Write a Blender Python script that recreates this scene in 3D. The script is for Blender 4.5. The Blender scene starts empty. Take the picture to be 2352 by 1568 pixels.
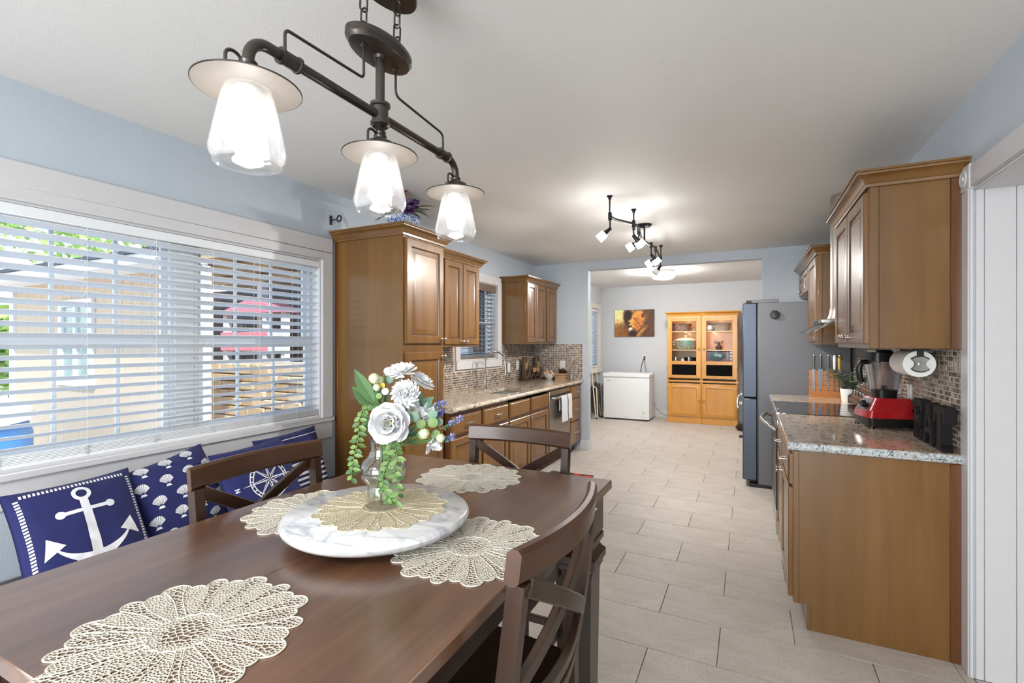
import bpy, bmesh, math, random
from mathutils import Vector, Matrix, noise
from mathutils.geometry import delaunay_2d_cdt
random.seed(7)
S = bpy.context.scene
COL = S.collection
PI = math.pi

# ------------------------------------------------------------------ camera, world, sun, exposure
YAW = math.radians(26.25)
cam_d = bpy.data.cameras.new('camera'); cam = bpy.data.objects.new('camera', cam_d); COL.objects.link(cam)
cam.location = (0, 0, 1.40); cam.rotation_euler = (PI / 2, 0, YAW)
cam_d.sensor_width = 36.0; cam_d.lens = 36.0 * 1106.0 / 2352.0
cam_d.shift_y = 3.0 / 2352.0; cam_d.clip_start = 0.02; cam_d.clip_end = 300
S.camera = cam
S.view_settings.view_transform = 'Standard'; S.view_settings.look = 'None'
S.view_settings.gamma = 1.0; S.view_settings.use_curve_mapping = False
S.view_settings.exposure = 0.68
S.cycles.max_bounces = 7; S.cycles.diffuse_bounces = 4; S.cycles.glossy_bounces = 3
S.cycles.transmission_bounces = 5; S.cycles.transparent_max_bounces = 16
S.cycles.caustics_reflective = False; S.cycles.caustics_refractive = False
S.cycles.sample_clamp_indirect = 6.0
S.cycles.use_denoising = True
S.cycles.use_adaptive_sampling = True; S.cycles.adaptive_threshold = 0.02

W = bpy.data.worlds.new('sky'); S.world = W; W.use_nodes = True
wn = W.node_tree.nodes; wl = W.node_tree.links
sky = wn.new('ShaderNodeTexSky'); sky.sky_type = 'NISHITA'; sky.sun_disc = False
sky.sun_elevation = math.radians(52); sky.sun_rotation = math.radians(70)
sky.air_density = 1.0; sky.dust_density = 2.0; sky.ozone_density = 1.0
wn['Background'].inputs['Strength'].default_value = 0.44
wl.new(sky.outputs['Color'], wn['Background'].inputs['Color'])

def light(name, kind, loc, energy, color=(1, 1, 1), rot=(0, 0, 0), size=0.1, sy=None, spot=None, blend=0.5):
    d = bpy.data.lights.new(name, kind); o = bpy.data.objects.new(name, d); COL.objects.link(o)
    o.location = loc; o.rotation_euler = rot; d.energy = energy; d.color = color
    if kind == 'AREA':
        d.size = size
        if sy: d.shape = 'RECTANGLE'; d.size_y = sy
    elif kind == 'SUN': d.angle = size
    elif kind == 'SPOT': d.spot_size = spot; d.spot_blend = blend; d.shadow_soft_size = size
    else: d.shadow_soft_size = size
    return o
light('sun', 'SUN', (6, -9, 12), 3.2, (1, .96, .9), Vector((1.0, -.65, 1.15)).to_track_quat('Z', 'Y').to_euler(), math.radians(1))
# unseen area lights added as ambient fill, the largest behind the camera
light('rear_fill_light', 'AREA', (-.75, -3.12, 1.3), 125, (.93, .97, 1), (PI / 2, 0, 0), 2.4, 2.0)
light('dining_end_fill_light', 'AREA', (-1.2, -1.3, 2.42), 30, (1, .97, .92), (0, 0, 0), .7, .7)  # added overhead fill for the near end, no fixture there
light('hall_fill_light', 'AREA', (1.9, .6, 2.35), 9, (1, .98, .95), (0, 0, 0), .8, .8)  # added fill on the hall side, out of view

# ------------------------------------------------------------------ helpers
def lin(c): return c / 12.92 if c <= .04045 else ((c + .055) / 1.055) ** 2.4
def C(r, g, b): return (lin(r / 255), lin(g / 255), lin(b / 255), 1)

class NT:
    def __init__(s, name):
        s.m = bpy.data.materials.new(name); s.m.use_nodes = True
        s.n = s.m.node_tree.nodes; s.l = s.m.node_tree.links
        s.p = s.n['Principled BSDF']; s.out = s.n['Material Output']
    def node(s, t, **k):
        o = s.n.new(t)
        for a, v in k.items():
            if a.startswith('i_'): o.inputs[a[2:].replace('_', ' ')].default_value = v
            else: setattr(o, a, v)
        return o
    def coord(s, kind='Object', scale=(1, 1, 1), rot=(0, 0, 0)):
        t = s.node('ShaderNodeTexCoord'); mp = s.node('ShaderNodeMapping')
        mp.inputs['Scale'].default_value = scale; mp.inputs['Rotation'].default_value = rot
        s.l.new(t.outputs[kind], mp.inputs['Vector']); return mp.outputs['Vector']
    def noise(s, vec, scale, detail=4, rough=.55, dist=0):
        o = s.node('ShaderNodeTexNoise'); o.inputs['Scale'].default_value = scale
        o.inputs['Detail'].default_value = detail; o.inputs['Roughness'].default_value = rough
        o.inputs['Distortion'].default_value = dist
        s.l.new(vec, o.inputs['Vector']); return o.outputs['Fac']
    def ramp(s, fac, stops, interp='LINEAR'):
        o = s.node('ShaderNodeValToRGB'); e = o.color_ramp; e.interpolation = interp
        while len(e.elements) < len(stops): e.elements.new(.5)
        for el, (p, c) in zip(e.elements, stops): el.position = p; el.color = c if len(c) == 4 else (*c, 1)
        s.l.new(fac, o.inputs['Fac']); return o.outputs['Color']
    def mix(s, fac, a, b, mode='MIX'):
        o = s.node('ShaderNodeMix', data_type='RGBA', blend_type=mode)
        for v, k in ((fac, 0), (a, 6), (b, 7)):
            if hasattr(v, 'is_output') or hasattr(v, 'links'): s.l.new(v, o.inputs[k])
            else: o.inputs[k].default_value = v
        return o.outputs[2]
    def bump(s, fac, strength, dist=.01):
        o = s.node('ShaderNodeBump'); o.inputs['Strength'].default_value = strength; o.inputs['Distance'].default_value = dist
        s.l.new(fac, o.inputs['Height']); s.l.new(o.outputs['Normal'], s.p.inputs['Normal'])
    def base(s, col):
        if hasattr(col, 'links'): s.l.new(col, s.p.inputs['Base Color'])
        else: s.p.inputs['Base Color'].default_value = col
    def set(s, **k):
        for a, v in k.items(): s.p.inputs[a.replace('_', ' ')].default_value = v
        return s

def plain(name, col, rough=.5, metal=0, var=.06, scale=20, bump=0, bscale=200, coat=0, **k):
    t = NT(name); v = t.coord()
    n = t.noise(v, scale)
    d = tuple(x * (1 - var) for x in col[:3]) + (1,); u = tuple(min(1, x * (1 + var)) for x in col[:3]) + (1,)
    t.base(t.ramp(n, [(.3, d), (.7, u)])); t.set(Roughness=rough, Metallic=metal, **k)
    if coat: t.set(Coat_Weight=coat, Coat_Roughness=.15)
    if bump: t.bump(t.noise(v, bscale, 3), bump, .002)
    return t.m

def wood(name, dark, mid, lightc, scale=9, axis='z', rough=.34, coat=.5, stretch=.06):
    t = NT(name); sc = [1, 1, 1]; sc['xyz'.index(axis)] = stretch
    v = t.coord(scale=tuple(sc)); n = t.noise(v, scale, 6, .6, .6); n2 = t.noise(v, scale * 7, 3, .6)
    big = t.noise(t.coord(scale=(1, 1, .5)), 2.2, 2)
    c = t.ramp(n, [(.28, dark), (.5, mid), (.74, lightc)])
    c = t.mix(.22, c, t.ramp(n2, [(.3, dark), (.7, lightc)]))
    c = t.mix(.30, c, t.ramp(big, [(.3, dark), (.7, lightc)]))
    r = t.node('ShaderNodeMapRange'); r.inputs[3].default_value = rough - .05; r.inputs[4].default_value = rough + .1
    t.l.new(n2, r.inputs[0]); t.l.new(r.outputs[0], t.p.inputs['Roughness'])
    t.base(c); t.set(Coat_Weight=coat, Coat_Roughness=.2); t.bump(n2, .05, .001)
    return t.m

def emit(name, col, strength):
    t = NT(name); t.set(Emission_Color=col, Emission_Strength=strength, Base_Color=col); return t.m

def glassy(name, tint=(1, 1, 1, 1), refl=.08, rough=.02, body=0, bodycol=(1, 1, 1, 1)):
    """thin clear glass: see-through with fresnel reflections, lets lamps light through it"""
    t = NT(name); tr = t.node('ShaderNodeBsdfTransparent'); tr.inputs[0].default_value = tint
    gl = t.node('ShaderNodeBsdfGlossy'); gl.inputs['Roughness'].default_value = rough
    lw = t.node('ShaderNodeLayerWeight'); lw.inputs[0].default_value = .25
    mp = t.node('ShaderNodeMapRange'); mp.inputs[3].default_value = refl * .4; mp.inputs[4].default_value = min(1, refl * 7)
    t.l.new(lw.outputs['Facing'], mp.inputs[0])
    mx = t.node('ShaderNodeMixShader'); t.l.new(mp.outputs[0], mx.inputs[0]); t.l.new(tr.outputs[0], mx.inputs[1]); t.l.new(gl.outputs[0], mx.inputs[2])
    last = mx
    if body:
        df = t.node('ShaderNodeBsdfTranslucent'); df.inputs[0].default_value = bodycol
        m2 = t.node('ShaderNodeMixShader'); m2.inputs[0].default_value = body
        t.l.new(mx.outputs[0], m2.inputs[1]); t.l.new(df.outputs[0], m2.inputs[2]); last = m2
    t.l.new(last.outputs[0], t.out.inputs['Surface']); return t.m

class MB:
    """collects shapes, then links them as ONE mesh object"""
    def __init__(s, M=None): s.v = []; s.f = []; s.mi = []; s.M = M or Matrix()
    def add(s, vs, fs, mi=0):
        o = len(s.v); s.v += [s.M @ Vector(p) for p in vs]
        s.f += [tuple(i + o for i in f) for f in fs]; s.mi += [mi] * len(fs); return s
    def box(s, x0, x1, y0, y1, z0, z1, b=0, mi=0):
        X = (min(x0, x1), max(x0, x1)); Y = (min(y0, y1), max(y0, y1)); Z = (min(z0, z1), max(z0, z1))
        if not b:
            vs = [(X[i], Y[j], Z[k]) for i in (0, 1) for j in (0, 1) for k in (0, 1)]
            return s.add(vs, [(0, 1, 3, 2), (4, 6, 7, 5), (0, 4, 5, 1), (2, 3, 7, 6), (0, 2, 6, 4), (1, 5, 7, 3)], mi)
        b = min(b, (X[1] - X[0]) * .45, (Y[1] - Y[0]) * .45, (Z[1] - Z[0]) * .45)
        vs = []; ix = {}
        for i in (0, 1):
            for j in (0, 1):
                for k in (0, 1):
                    for a in range(3):
                        p = [X[i], Y[j], Z[k]]; sg = (1 - 2 * i, 1 - 2 * j, 1 - 2 * k)
                        for q in range(3):
                            if q != a: p[q] += sg[q] * b
                        ix[i, j, k, a] = len(vs); vs.append(tuple(p))
        fs = []
        for a in range(3):
            for e in (0, 1):
                q = []
                for (m, n) in ((0, 0), (1, 0), (1, 1), (0, 1)):
                    c = [0, 0, 0]; c[a] = e; o = [t for t in range(3) if t != a]; c[o[0]] = m; c[o[1]] = n; q.append(ix[(*c, a)])
                fs.append(tuple(q))
            o = [t for t in range(3) if t != a]
            for m in (0, 1):
                for n in (0, 1):
                    c0 = [0, 0, 0]; c0[o[0]] = m; c0[o[1]] = n; c1 = c0[:]; c1[a] = 1
                    fs.append((ix[(*c0, o[0])], ix[(*c1, o[0])], ix[(*c1, o[1])], ix[(*c0, o[1])]))
        for i in (0, 1):
            for j in (0, 1):
                for k in (0, 1): fs.append((ix[i, j, k, 0], ix[i, j, k, 1], ix[i, j, k, 2]))
        return s.add(vs, fs, mi)
    def lathe(s, prof, n=20, c=(0, 0, 0), axis='z', mi=0, sx=1, sy=1, a0=0):
        vs = []; fs = []
        for (r, z) in prof:
            for i in range(n):
                a = a0 + 2 * PI * i / n; x, y = r * math.cos(a) * sx, r * math.sin(a) * sy
                p = (x, y, z) if axis == 'z' else ((z, x, y) if axis == 'x' else (x, z, y))
                vs.append((p[0] + c[0], p[1] + c[1], p[2] + c[2]))
        for k in range(len(prof) - 1):
            for i in range(n):
                j = (i + 1) % n; fs.append((k * n + i, k * n + j, (k + 1) * n + j, (k + 1) * n + i))
        closed = prof[0] == prof[-1]
        if prof[0][0] > 1e-6 and not closed: fs.append(tuple(range(n))[::-1])
        if prof[-1][0] > 1e-6 and not closed: fs.append(tuple(range((len(prof) - 1) * n, len(prof) * n)))
        return s.add(vs, fs, mi)
    def cyl(s, p, q, r, r2=None, n=12, mi=0): return s.tube([p, q], r, n, r2=r2, mi=mi)
    def tube(s, path, r, n=8, closed=False, r2=None, mi=0, flat=1.0, up=None):
        P = [Vector(p) for p in path]; m = len(P); rs = r if isinstance(r, (list, tuple)) else [r if r2 is None else r + (r2 - r) * i / max(1, m - 1) for i in range(m)]
        T = []
        for i in range(m):
            a = P[i - 1] if (i or closed) else P[i]; b = P[(i + 1) % m] if (i < m - 1 or closed) else P[i]
            d = b - a; T.append(d.normalized() if d.length > 1e-9 else Vector((0, 0, 1)))
        u = Vector(up) if up else (Vector((0, 0, 1)) if abs(T[0].z) < .9 else Vector((1, 0, 0)))
        u = (u - T[0] * u.dot(T[0])).normalized(); vs = []; fs = []
        for i in range(m):
            u = u - T[i] * u.dot(T[i]); u = u.normalized() if u.length > 1e-6 else T[i].orthogonal().normalized()
            w = T[i].cross(u)
            for k in range(n):
                a = 2 * PI * k / n + PI / n; vs.append(P[i] + (u * math.cos(a) * flat + w * math.sin(a)) * rs[i])
        for i in range(m if closed else m - 1):
            j = (i + 1) % m
            for k in range(n):
                l = (k + 1) % n; fs.append((i * n + k, i * n + l, j * n + l, j * n + k))
        if not closed: fs.append(tuple(range(n))[::-1]); fs.append(tuple(range((m - 1) * n, m * n)))
        return s.add(vs, fs, mi)
    def prism(s, poly, z0, z1, mi=0, b=0):
        n = len(poly); L = [(poly, z0), (poly, z1)]
        vs = [(x, y, z) for (pp, z) in L for (x, y) in pp]
        fs = [tuple(range(n))[::-1], tuple(range(n, 2 * n))] + [(i, (i + 1) % n, n + (i + 1) % n, n + i) for i in range(n)]
        return s.add(vs, fs, mi)
    def ball(s, c, r, n=12, m=8, sx=1, sy=1, sz=1, mi=0):
        return s.lathe([(r * math.sin(PI * k / m), -r * sz * math.cos(PI * k / m)) for k in range(m + 1)], n, c, mi=mi, sx=sx, sy=sy)
    def rings(s, w, h, prof, O=(0, 0, 0), U=(1, 0, 0), V=(0, 1, 0), N=(0, 0, 1), glaze=()):
        O, U, V, N = map(Vector, (O, U, V, N)); vs = []; fs = []; m0 = []
        for (i, z) in prof:
            for (a, c) in ((i, i), (w - i, i), (w - i, h - i), (i, h - i)): vs.append(O + U * a + V * c + N * z)
        for k in range(len(prof) - 1):
            for j in range(4):
                l = (j + 1) % 4; fs.append((k * 4 + j, k * 4 + l, k * 4 + 4 + l, k * 4 + 4 + j)); m0.append(1 if k in glaze else 0)
        e = (len(prof) - 1) * 4; fs.append((e, e + 1, e + 2, e + 3)); fs.append((3, 2, 1, 0)); m0 += [0, 0]
        o = len(s.mi); s.add(vs, fs); s.mi[o:] = m0; return s
    def sweep(s, prof, path, closed=False, mi=0):
        """prof: (out, z) pairs; path: XY points, out = right-hand side of travel, mitred"""
        n = len(path); m = len(prof); vs = []; fs = []
        for i in range(n):
            p = Vector(path[i]).to_2d()
            ds = []
            if i or closed: ds.append((p - Vector(path[i - 1]).to_2d()).normalized())
            if i < n - 1 or closed: ds.append((Vector(path[(i + 1) % n]).to_2d() - p).normalized())
            ns = [Vector((d.y, -d.x)) for d in ds]; a = sum(ns, Vector((0, 0))).normalized(); k = 1 / max(.3, a.dot(ns[0]))
            for (o, z) in prof: q = p + a * o * k; vs.append((q.x, q.y, z))
        for i in range(n if closed else n - 1):
            for j in range(m):
                l = (j + 1) % m; i2 = (i + 1) % n; fs.append((i * m + j, i * m + l, i2 * m + l, i2 * m + j))
        if not closed: fs.append(tuple(range(m))); fs.append(tuple(range((n - 1) * m, n * m))[::-1])
        return s.add(vs, fs, mi)
    def framex(s, x0, x1, y0, y1, z0, z1, w, b=.002, wt=None, wb=None):
        """four bars in a YZ plane, rails between stiles"""
        wt = wt or w; wb = wb or w
        s.box(x0, x1, y0, y0 + w, z0, z1, b); s.box(x0, x1, y1 - w, y1, z0, z1, b); s.box(x0, x1, y0 + w, y1 - w, z0, z0 + wb, b); s.box(x0, x1, y0 + w, y1 - w, z1 - wt, z1, b); return s
    def build(s, name, mat, parent=None, origin=None, angle=38, local=False, recalc=True):
        me = bpy.data.meshes.new(name)
        if local: o0 = Vector((0, 0, 0))
        elif parent is not None: o0 = wloc(parent)
        elif origin is not None: o0 = Vector(origin)
        else:
            xs = [p.x for p in s.v]; ys = [p.y for p in s.v]; zs = [p.z for p in s.v]
            o0 = Vector(((min(xs) + max(xs)) / 2, (min(ys) + max(ys)) / 2, min(zs)))
        me.from_pydata([p - o0 for p in s.v], [], s.f)
        for q in (mat if isinstance(mat, (list, tuple)) else [mat]): me.materials.append(q)
        if any(s.mi): me.polygons.foreach_set('material_index', s.mi)
        if recalc:
            b = bmesh.new(); b.from_mesh(me); bmesh.ops.recalc_face_normals(b, faces=b.faces); b.to_mesh(me); b.free()
        me.polygons.foreach_set('use_smooth', [True] * len(me.polygons)); me.set_sharp_from_angle(angle=math.radians(angle)); me.update()
        o = bpy.data.objects.new(name, me); COL.objects.link(o)
        if parent is not None: o.parent = parent
        else: o.location = o0
        return o

def wloc(o):
    v = Vector(o.location); p = o.parent
    while p is not None: v += Vector(p.location); p = p.parent
    return v
def tag(o, label, cat, group=None, kind=None):
    o['label'] = label; o['category'] = cat
    if group: o['group'] = group
    if kind: o['kind'] = kind
    return o
def thing(name, label, cat, loc, group=None):
    o = bpy.data.objects.new(name, None); o.empty_display_size = .05; COL.objects.link(o); o.location = loc
    return tag(o, label, cat, group)
def struct(mb, name, mat, parent=None, **k):
    o = mb.build(name, mat, parent, **k)
    if parent is None: o['kind'] = 'structure'
    return o
def sroot(name, loc=(0, 0, 0)):
    o = bpy.data.objects.new(name, None); COL.objects.link(o); o.location = loc; o['kind'] = 'structure'; return o
def copy_tree(o, parent=None):
    c = o.copy(); COL.objects.link(c); c.parent = parent
    for ch in list(o.children): copy_tree(ch, c)
    return c
def part_copy(o, parent, loc):
    c = o.copy(); COL.objects.link(c); c.parent = parent; c.location = loc
    for ch in list(o.children): copy_tree(ch, c)
    return c
def arc(c, r, a0, a1, n, plane='yz'):
    out = []
    for i in range(n + 1):
        a = math.radians(a0 + (a1 - a0) * i / n); p, q = r * math.cos(a), r * math.sin(a)
        out.append({'yz': (c[0], c[1] + p, c[2] + q), 'xz': (c[0] + p, c[1], c[2] + q), 'xy': (c[0] + p, c[1] + q, c[2])}[plane])
    return out
def surf_print(parent, name, polys, mapf, mat, maxlen=.05):
    """flat shapes printed on a curved surface: cut fine and laid on it"""
    b = bmesh.new()
    for pl in polys:
        vs = [b.verts.new((x, y, 0)) for (x, y) in pl]
        try: b.faces.new(vs)
        except ValueError: pass
    bmesh.ops.triangulate(b, faces=b.faces)
    for _ in range(4):
        es = [e for e in b.edges if e.calc_length() > maxlen]
        if not es: break
        bmesh.ops.subdivide_edges(b, edges=es, cuts=1); bmesh.ops.triangulate(b, faces=b.faces)
    o0 = wloc(parent); me = bpy.data.meshes.new(name)
    for v in b.verts: v.co = mapf(v.co.x, v.co.y) - o0
    bmesh.ops.recalc_face_normals(b, faces=b.faces)
    b.to_mesh(me); b.free(); me.materials.append(mat)
    me.polygons.foreach_set('use_smooth', [True] * len(me.polygons))
    o = bpy.data.objects.new(name, me); COL.objects.link(o); o.parent = parent; return o

# ------------------------------------------------------------------ materials
def wallpaint(name, col, bump=.25, sc=130):
    t = NT(name); v = t.coord(); n = t.noise(v, sc, 3, .6)
    t.base(t.ramp(t.noise(v, 1.5, 2), [(.3, tuple(x * .97 for x in col[:3])), (.7, col)])); t.set(Roughness=.62)
    t.bump(n, bump, .004); return t.m
M = {}
M['blue'] = wallpaint('pale_blue_wall_paint', C(188, 197, 206))
M['grey'] = wallpaint('light_grey_wall_paint', C(206, 208, 211))
M['ceil'] = wallpaint('ceiling_paint', C(233, 232, 229), .28, 210)
M['trim'] = plain('white_gloss_trim_paint', C(207, 206, 208), .38, var=.015)
M['slat'] = plain('white_blind_slat', C(232, 235, 238), .4, var=.01)
M['vinyl'] = plain('white_vinyl', C(222, 226, 228), .4, var=.01)
M['cab'] = wood('honey_brown_cabinet_maple', C(90, 59, 20), C(110, 75, 28), C(132, 93, 42), 7)
M['cabdoor'] = wood('door_panel_maple', C(92, 58, 18), C(116, 77, 28), C(140, 98, 44), 7)
M['glaze'] = wood('dark_glaze_in_panel_groove', C(64, 34, 16), C(82, 46, 22), C(100, 60, 30), 7)
M['cabend'] = wood('red_brown_filler_strip', C(76, 41, 15), C(96, 55, 21), C(114, 69, 29), 9)
M['nickel'] = plain('brushed_nickel', C(200, 196, 190), .22, 1, .03)
M['chrome'] = plain('chrome', C(220, 222, 226), .06, 1, .01)
M['steel'] = plain('brushed_stainless_steel', C(176, 172, 166), .28, 1, .05, 40)
M['dwsteel'] = plain('dishwasher_steel', C(150, 142, 132), .35, .85, .04, 30)
M['bronze'] = plain('dark_bronze_metal', C(84, 78, 74), .3, .8, .08)
M['black'] = plain('black_plastic', C(13, 13, 14), .38, 0, .1)
M['blackmetal'] = plain('matte_black_metal', C(34, 34, 37), .4, .5, .1)
M['white'] = plain('white_plastic', C(236, 236, 236), .35, 0, .01)
M['tabletop'] = wood('walnut_stained_table_top', C(56, 33, 22), C(94, 61, 42), C(132, 93, 66), 11, 'y', .34, 1.0)
M['darkwood'] = wood('espresso_table_base', C(30, 19, 15), C(42, 27, 21), C(58, 38, 28), 9, 'z', .3, .4)
M['chair'] = wood('mahogany_stained_chair_wood', C(36, 21, 14), C(54, 33, 21), C(76, 48, 30), 5, 'z', .36, .2)
M['chairx'] = wood('mahogany_stained_chair_rail', C(48, 27, 15), C(76, 45, 25), C(106, 67, 38), 5, 'x', .34, .25)
M['hutch'] = wood('golden_pine', C(186, 120, 38), C(204, 141, 52), C(220, 160, 72), 6, rough=.35)
M['hutchin'] = wood('pale_pine_inside', C(214, 168, 112), C(226, 184, 130), C(236, 198, 150), 6)

def granite(name, a, b, dark, speck=.5, st=(1, .35, 1)):
    t = NT(name); v = t.coord('Object', st)
    n1 = t.noise(v, 38, 5, .7, 1.2); n2 = t.noise(v, 130, 3, .6, .5); n3 = t.noise(v, 9, 3)
    c = t.ramp(n1, [(.36, dark), (.45, b), (.58, a), (.72, b)])
    c = t.mix(t.ramp(n2, [(.56, (0, 0, 0)), (.64, (1, 1, 1))]), c, dark)
    c = t.mix(t.ramp(n3, [(.45, (0, 0, 0)), (.7, (.45, .45, .45))]), c, (a[0] * 1.0, a[1] * .95, a[2] * .89, 1))
    t.base(c); t.set(Roughness=.12, Coat_Weight=.4, Coat_Roughness=.05); return t.m
M['granite'] = granite('speckled_granite', C(220, 207, 190), C(184, 169, 150), C(98, 90, 86))
M['graniteright'] = granite('lightened_pink_grey_granite', C(230, 212, 190), C(198, 176, 154), C(108, 94, 88))  # lighter copy of the left granite, colour stands in for missing spot light
M['graniteedge'] = granite('white_black_granite_edge', C(206, 212, 212), C(168, 172, 172), C(52, 54, 60), .5, (1, 1, 1))

def tilemat(name, src):
    t = NT(name)
    if src == 'island': r = t.node('ShaderNodeNewGeometry').outputs['Random Per Island']
    else: r = t.node('ShaderNodeObjectInfo').outputs['Random']
    c = t.ramp(r, [(0, C(66, 54, 50)), (.11, C(120, 106, 96)), (.26, C(156, 132, 112)), (.38, C(78, 68, 66)), (.49, C(182, 164, 146)), (.64, C(132, 120, 112)), (.76, C(190, 168, 142)), (.87, C(100, 92, 94)), (.95, C(214, 202, 186))], 'CONSTANT')
    v = t.coord('Object', (30, 30, 200)); c = t.mix(.25, c, t.ramp(t.noise(v, 1.5, 3), [(.3, (.1, .08, .07)), (.7, (.5, .44, .38))]))
    t.base(c); t.set(Roughness=.12, Coat_Weight=.3); return t.m
M['mosaic'] = tilemat('glass_and_stone_mosaic', 'island'); M['mosaic1'] = tilemat('glass_and_stone_mosaic_piece', 'object')
M['grout'] = plain('grey_grout', C(222, 214, 204), .8, bump=.2)

def floortile():
    t = NT('beige_grey_porcelain'); v = t.coord('Object', (1, 2.2, 1), (0, 0, .5)); r = t.node('ShaderNodeObjectInfo').outputs['Random']
    n = t.noise(v, 5, 6, .65, 1.0); f = t.noise(t.coord(), 90, 3, .7)
    c = t.ramp(n, [(.25, C(178, 168, 157)), (.5, C(196, 187, 177)), (.75, C(210, 202, 193))])
    c = t.mix(.25, c, t.ramp(f, [(.38, C(150, 140, 130)), (.55, C(206, 198, 189))]))
    c = t.mix(1, c, t.ramp(r, [(0, (.93, .93, .93)), (1, (1.0, 1.0, 1.0))]), 'MULTIPLY')
    t.base(c); t.set(Roughness=.5); t.bump(f, .08, .001); return t.m
M['tile'] = floortile()
M['fgrout'] = plain('brown_grey_floor_grout', C(104, 97, 91), .85)

def marble():
    t = NT('white_marble_grey_veins'); v = t.coord('Object', (1, 1.6, 1), (0, 0, .6)); n = t.noise(v, 2.6, 5, .5, 1.6); n2 = t.noise(v, 5, 5, .5, 1.6)
    c = t.ramp(n, [(.40, C(226, 225, 224)), (.475, C(214, 214, 217)), (.5, C(150, 153, 162)), (.525, C(214, 215, 218)), (.6, C(226, 225, 223))])
    c = t.mix(.5, c, t.ramp(n2, [(.44, C(227, 226, 225)), (.5, C(186, 188, 194)), (.56, C(227, 226, 225))]))
    t.base(c); t.set(Roughness=.18, Coat_Weight=.3); return t.m
M['marble'] = marble()
M['lace'] = plain('cream_gold_vinyl_lace', C(226, 219, 204), .5, .05, .05, 60)
M['lacegold'] = plain('gold_vinyl_lace', C(216, 203, 174), .45, .15, .06, 60)
def fabric(name, col, sheen=.2):
    t = NT(name); v = t.coord(); n = t.noise(v, 7, 3); f = t.noise(t.coord('Object', (1, 1, 1)), 420, 2)
    t.base(t.ramp(n, [(.3, tuple(x * .88 for x in col[:3])), (.7, col)])); t.set(Roughness=.85, Sheen_Weight=sheen)
    t.bump(f, .15, .001); return t.m
M['navy'] = fabric('navy_cotton', C(23, 28, 88), .08); M['print'] = fabric('white_print_on_cotton', C(228, 228, 232))
M['shade_in'] = plain('cream_enamel_inside_shade', C(164, 156, 147), .5, 0, .02)
M['lampglass'] = glassy('clear_seeded_lamp_glass', (1, 1, 1, 1), .08, .03, .075)
M['glass'] = glassy('clear_glass', (.975, .985, .98, 1), .10, .01)
M['pane'] = glassy('window_pane', (.97, .99, .99, 1), .05, .0)
M['bulb'] = emit('lit_led_bulb', (1, .97, .94, 1), 10)
M['frost'] = emit('lit_frosted_spot_glass', (1, .98, .95, 1), 52)
M['frostoff'] = plain('unlit_frosted_glass', C(214, 208, 198), .4)
M['farlamp'] = emit('lit_flush_lamp_diffuser', (1, .98, .95, 1), 95)
M['outlet'] = plain('white_outlet_plate', C(232, 231, 228), .4, 0, .01)

# ------------------------------------------------------------------ room shell
XL, XR, YB, YF, ZC, ZF = -2.66, .84, 6.10, 9.40, 2.46, 2.49
b = MB(); b.box(-2.66, 3.0, -3.2, 9.4, -.06, -.0025); fl = struct(b, 'floor', M['fgrout'])
# floor tiles, running bond, long side across the room; those under and behind the table are out of sight
TP = .3245; TL = .61; rest = MB(); tile_meshes = {}
for r in range(-18, 22):
    y0 = 2.585 + r * TP; y1 = y0 + TP
    if y1 > YF: y1 = YF
    if y0 > YF - .03: break
    off = -.128 if r % 2 else -.42
    k0 = -5
    for k in range(-5, 6):
        x0 = off + k * TL; x1 = x0 + TL
        x0 = max(x0, XL); x1 = min(x1, XR)
        if x1 - x0 < .02: continue
        g = .0016
        seen = y1 > .95 and x1 > -2.2
        if y0 > 6 and x1 <= -2.0 and y0 < 6.1: seen = False
        if not seen:
            rest.box(x0 + g, x1 - g, y0 + g, y1 - g, -.008, 0); continue
        key = (round(x1 - x0, 3), round(y1 - y0, 3))
        if key not in tile_meshes:
            w, h = key; m = MB(); m.box(-w / 2 + g, w / 2 - g, -h / 2 + g, h / 2 - g, -.008, 0, .0012)
            o = m.build('tile', M['tile'], fl, local=True); tile_meshes[key] = o
        else: o = tile_meshes[key].copy(); COL.objects.link(o)
        o.parent = fl; o.location = Vector(((x0 + x1) / 2, (y0 + y1) / 2, 0)) - Vector(fl.location)
o = rest.build('tile_field', M['tile'], fl); o['kind'] = 'stuff'
b = MB(); b.box(.842, 3.0, -3.2, 2.65, -.008, 0); o = b.build('hall_tile_field', M['tile'], fl); o['kind'] = 'stuff'

b = MB(); b.box(-2.9, 3.1, -3.3, 6.22, ZC, ZC + .12); struct(b, 'ceiling', M['ceil'])
b = MB(); b.box(-2.9, 3.1, 6.22, 9.5, ZF, ZF + .12); b.box(-2.9, 3.1, 6.2, 6.24, 2.44, ZF + .12); struct(b, 'ceiling_far', M['ceil'])
D1 = (.50, 2.404, .882, 1.975); D2 = (4.17, 4.98, 1.215, 2.07); D3 = (8.70, 9.22, .92, 2.06)   # window openings y0 y1 z0 z1
def wall_with(y0, y1, zt, ops, x0, x1):
    b = MB(); y = y0
    for (a, c, z0, z1) in ops:
        b.box(x0, x1, y, a, -.06, zt); b.box(x0, x1, a, c, -.06, z0); b.box(x0, x1, a, c, z1, zt); y = c
    b.box(x0, x1, y, y1, -.06, zt); return b
struct(wall_with(-3.3, 6.22, ZC, [D1, D2], -2.80, XL), 'wall_left', M['blue'])
struct(wall_with(6.22, 9.5, ZF, [D3], -2.80, XL), 'wall_far_left', M['grey'])
b = MB(); b.box(XL, -1.90, YB, 6.22, -.06, ZC); b.box(.126, XR, YB, 6.22, -.06, ZC); b.box(-1.90, .126, YB, 6.22, 2.35, ZC)
struct(b, 'wall_back', M['blue'])
b = MB(); b.box(XL - .14, XR + .14, YF, YF + .1, -.06, ZF + .05); struct(b, 'wall_far_back', M['grey'])
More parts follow.
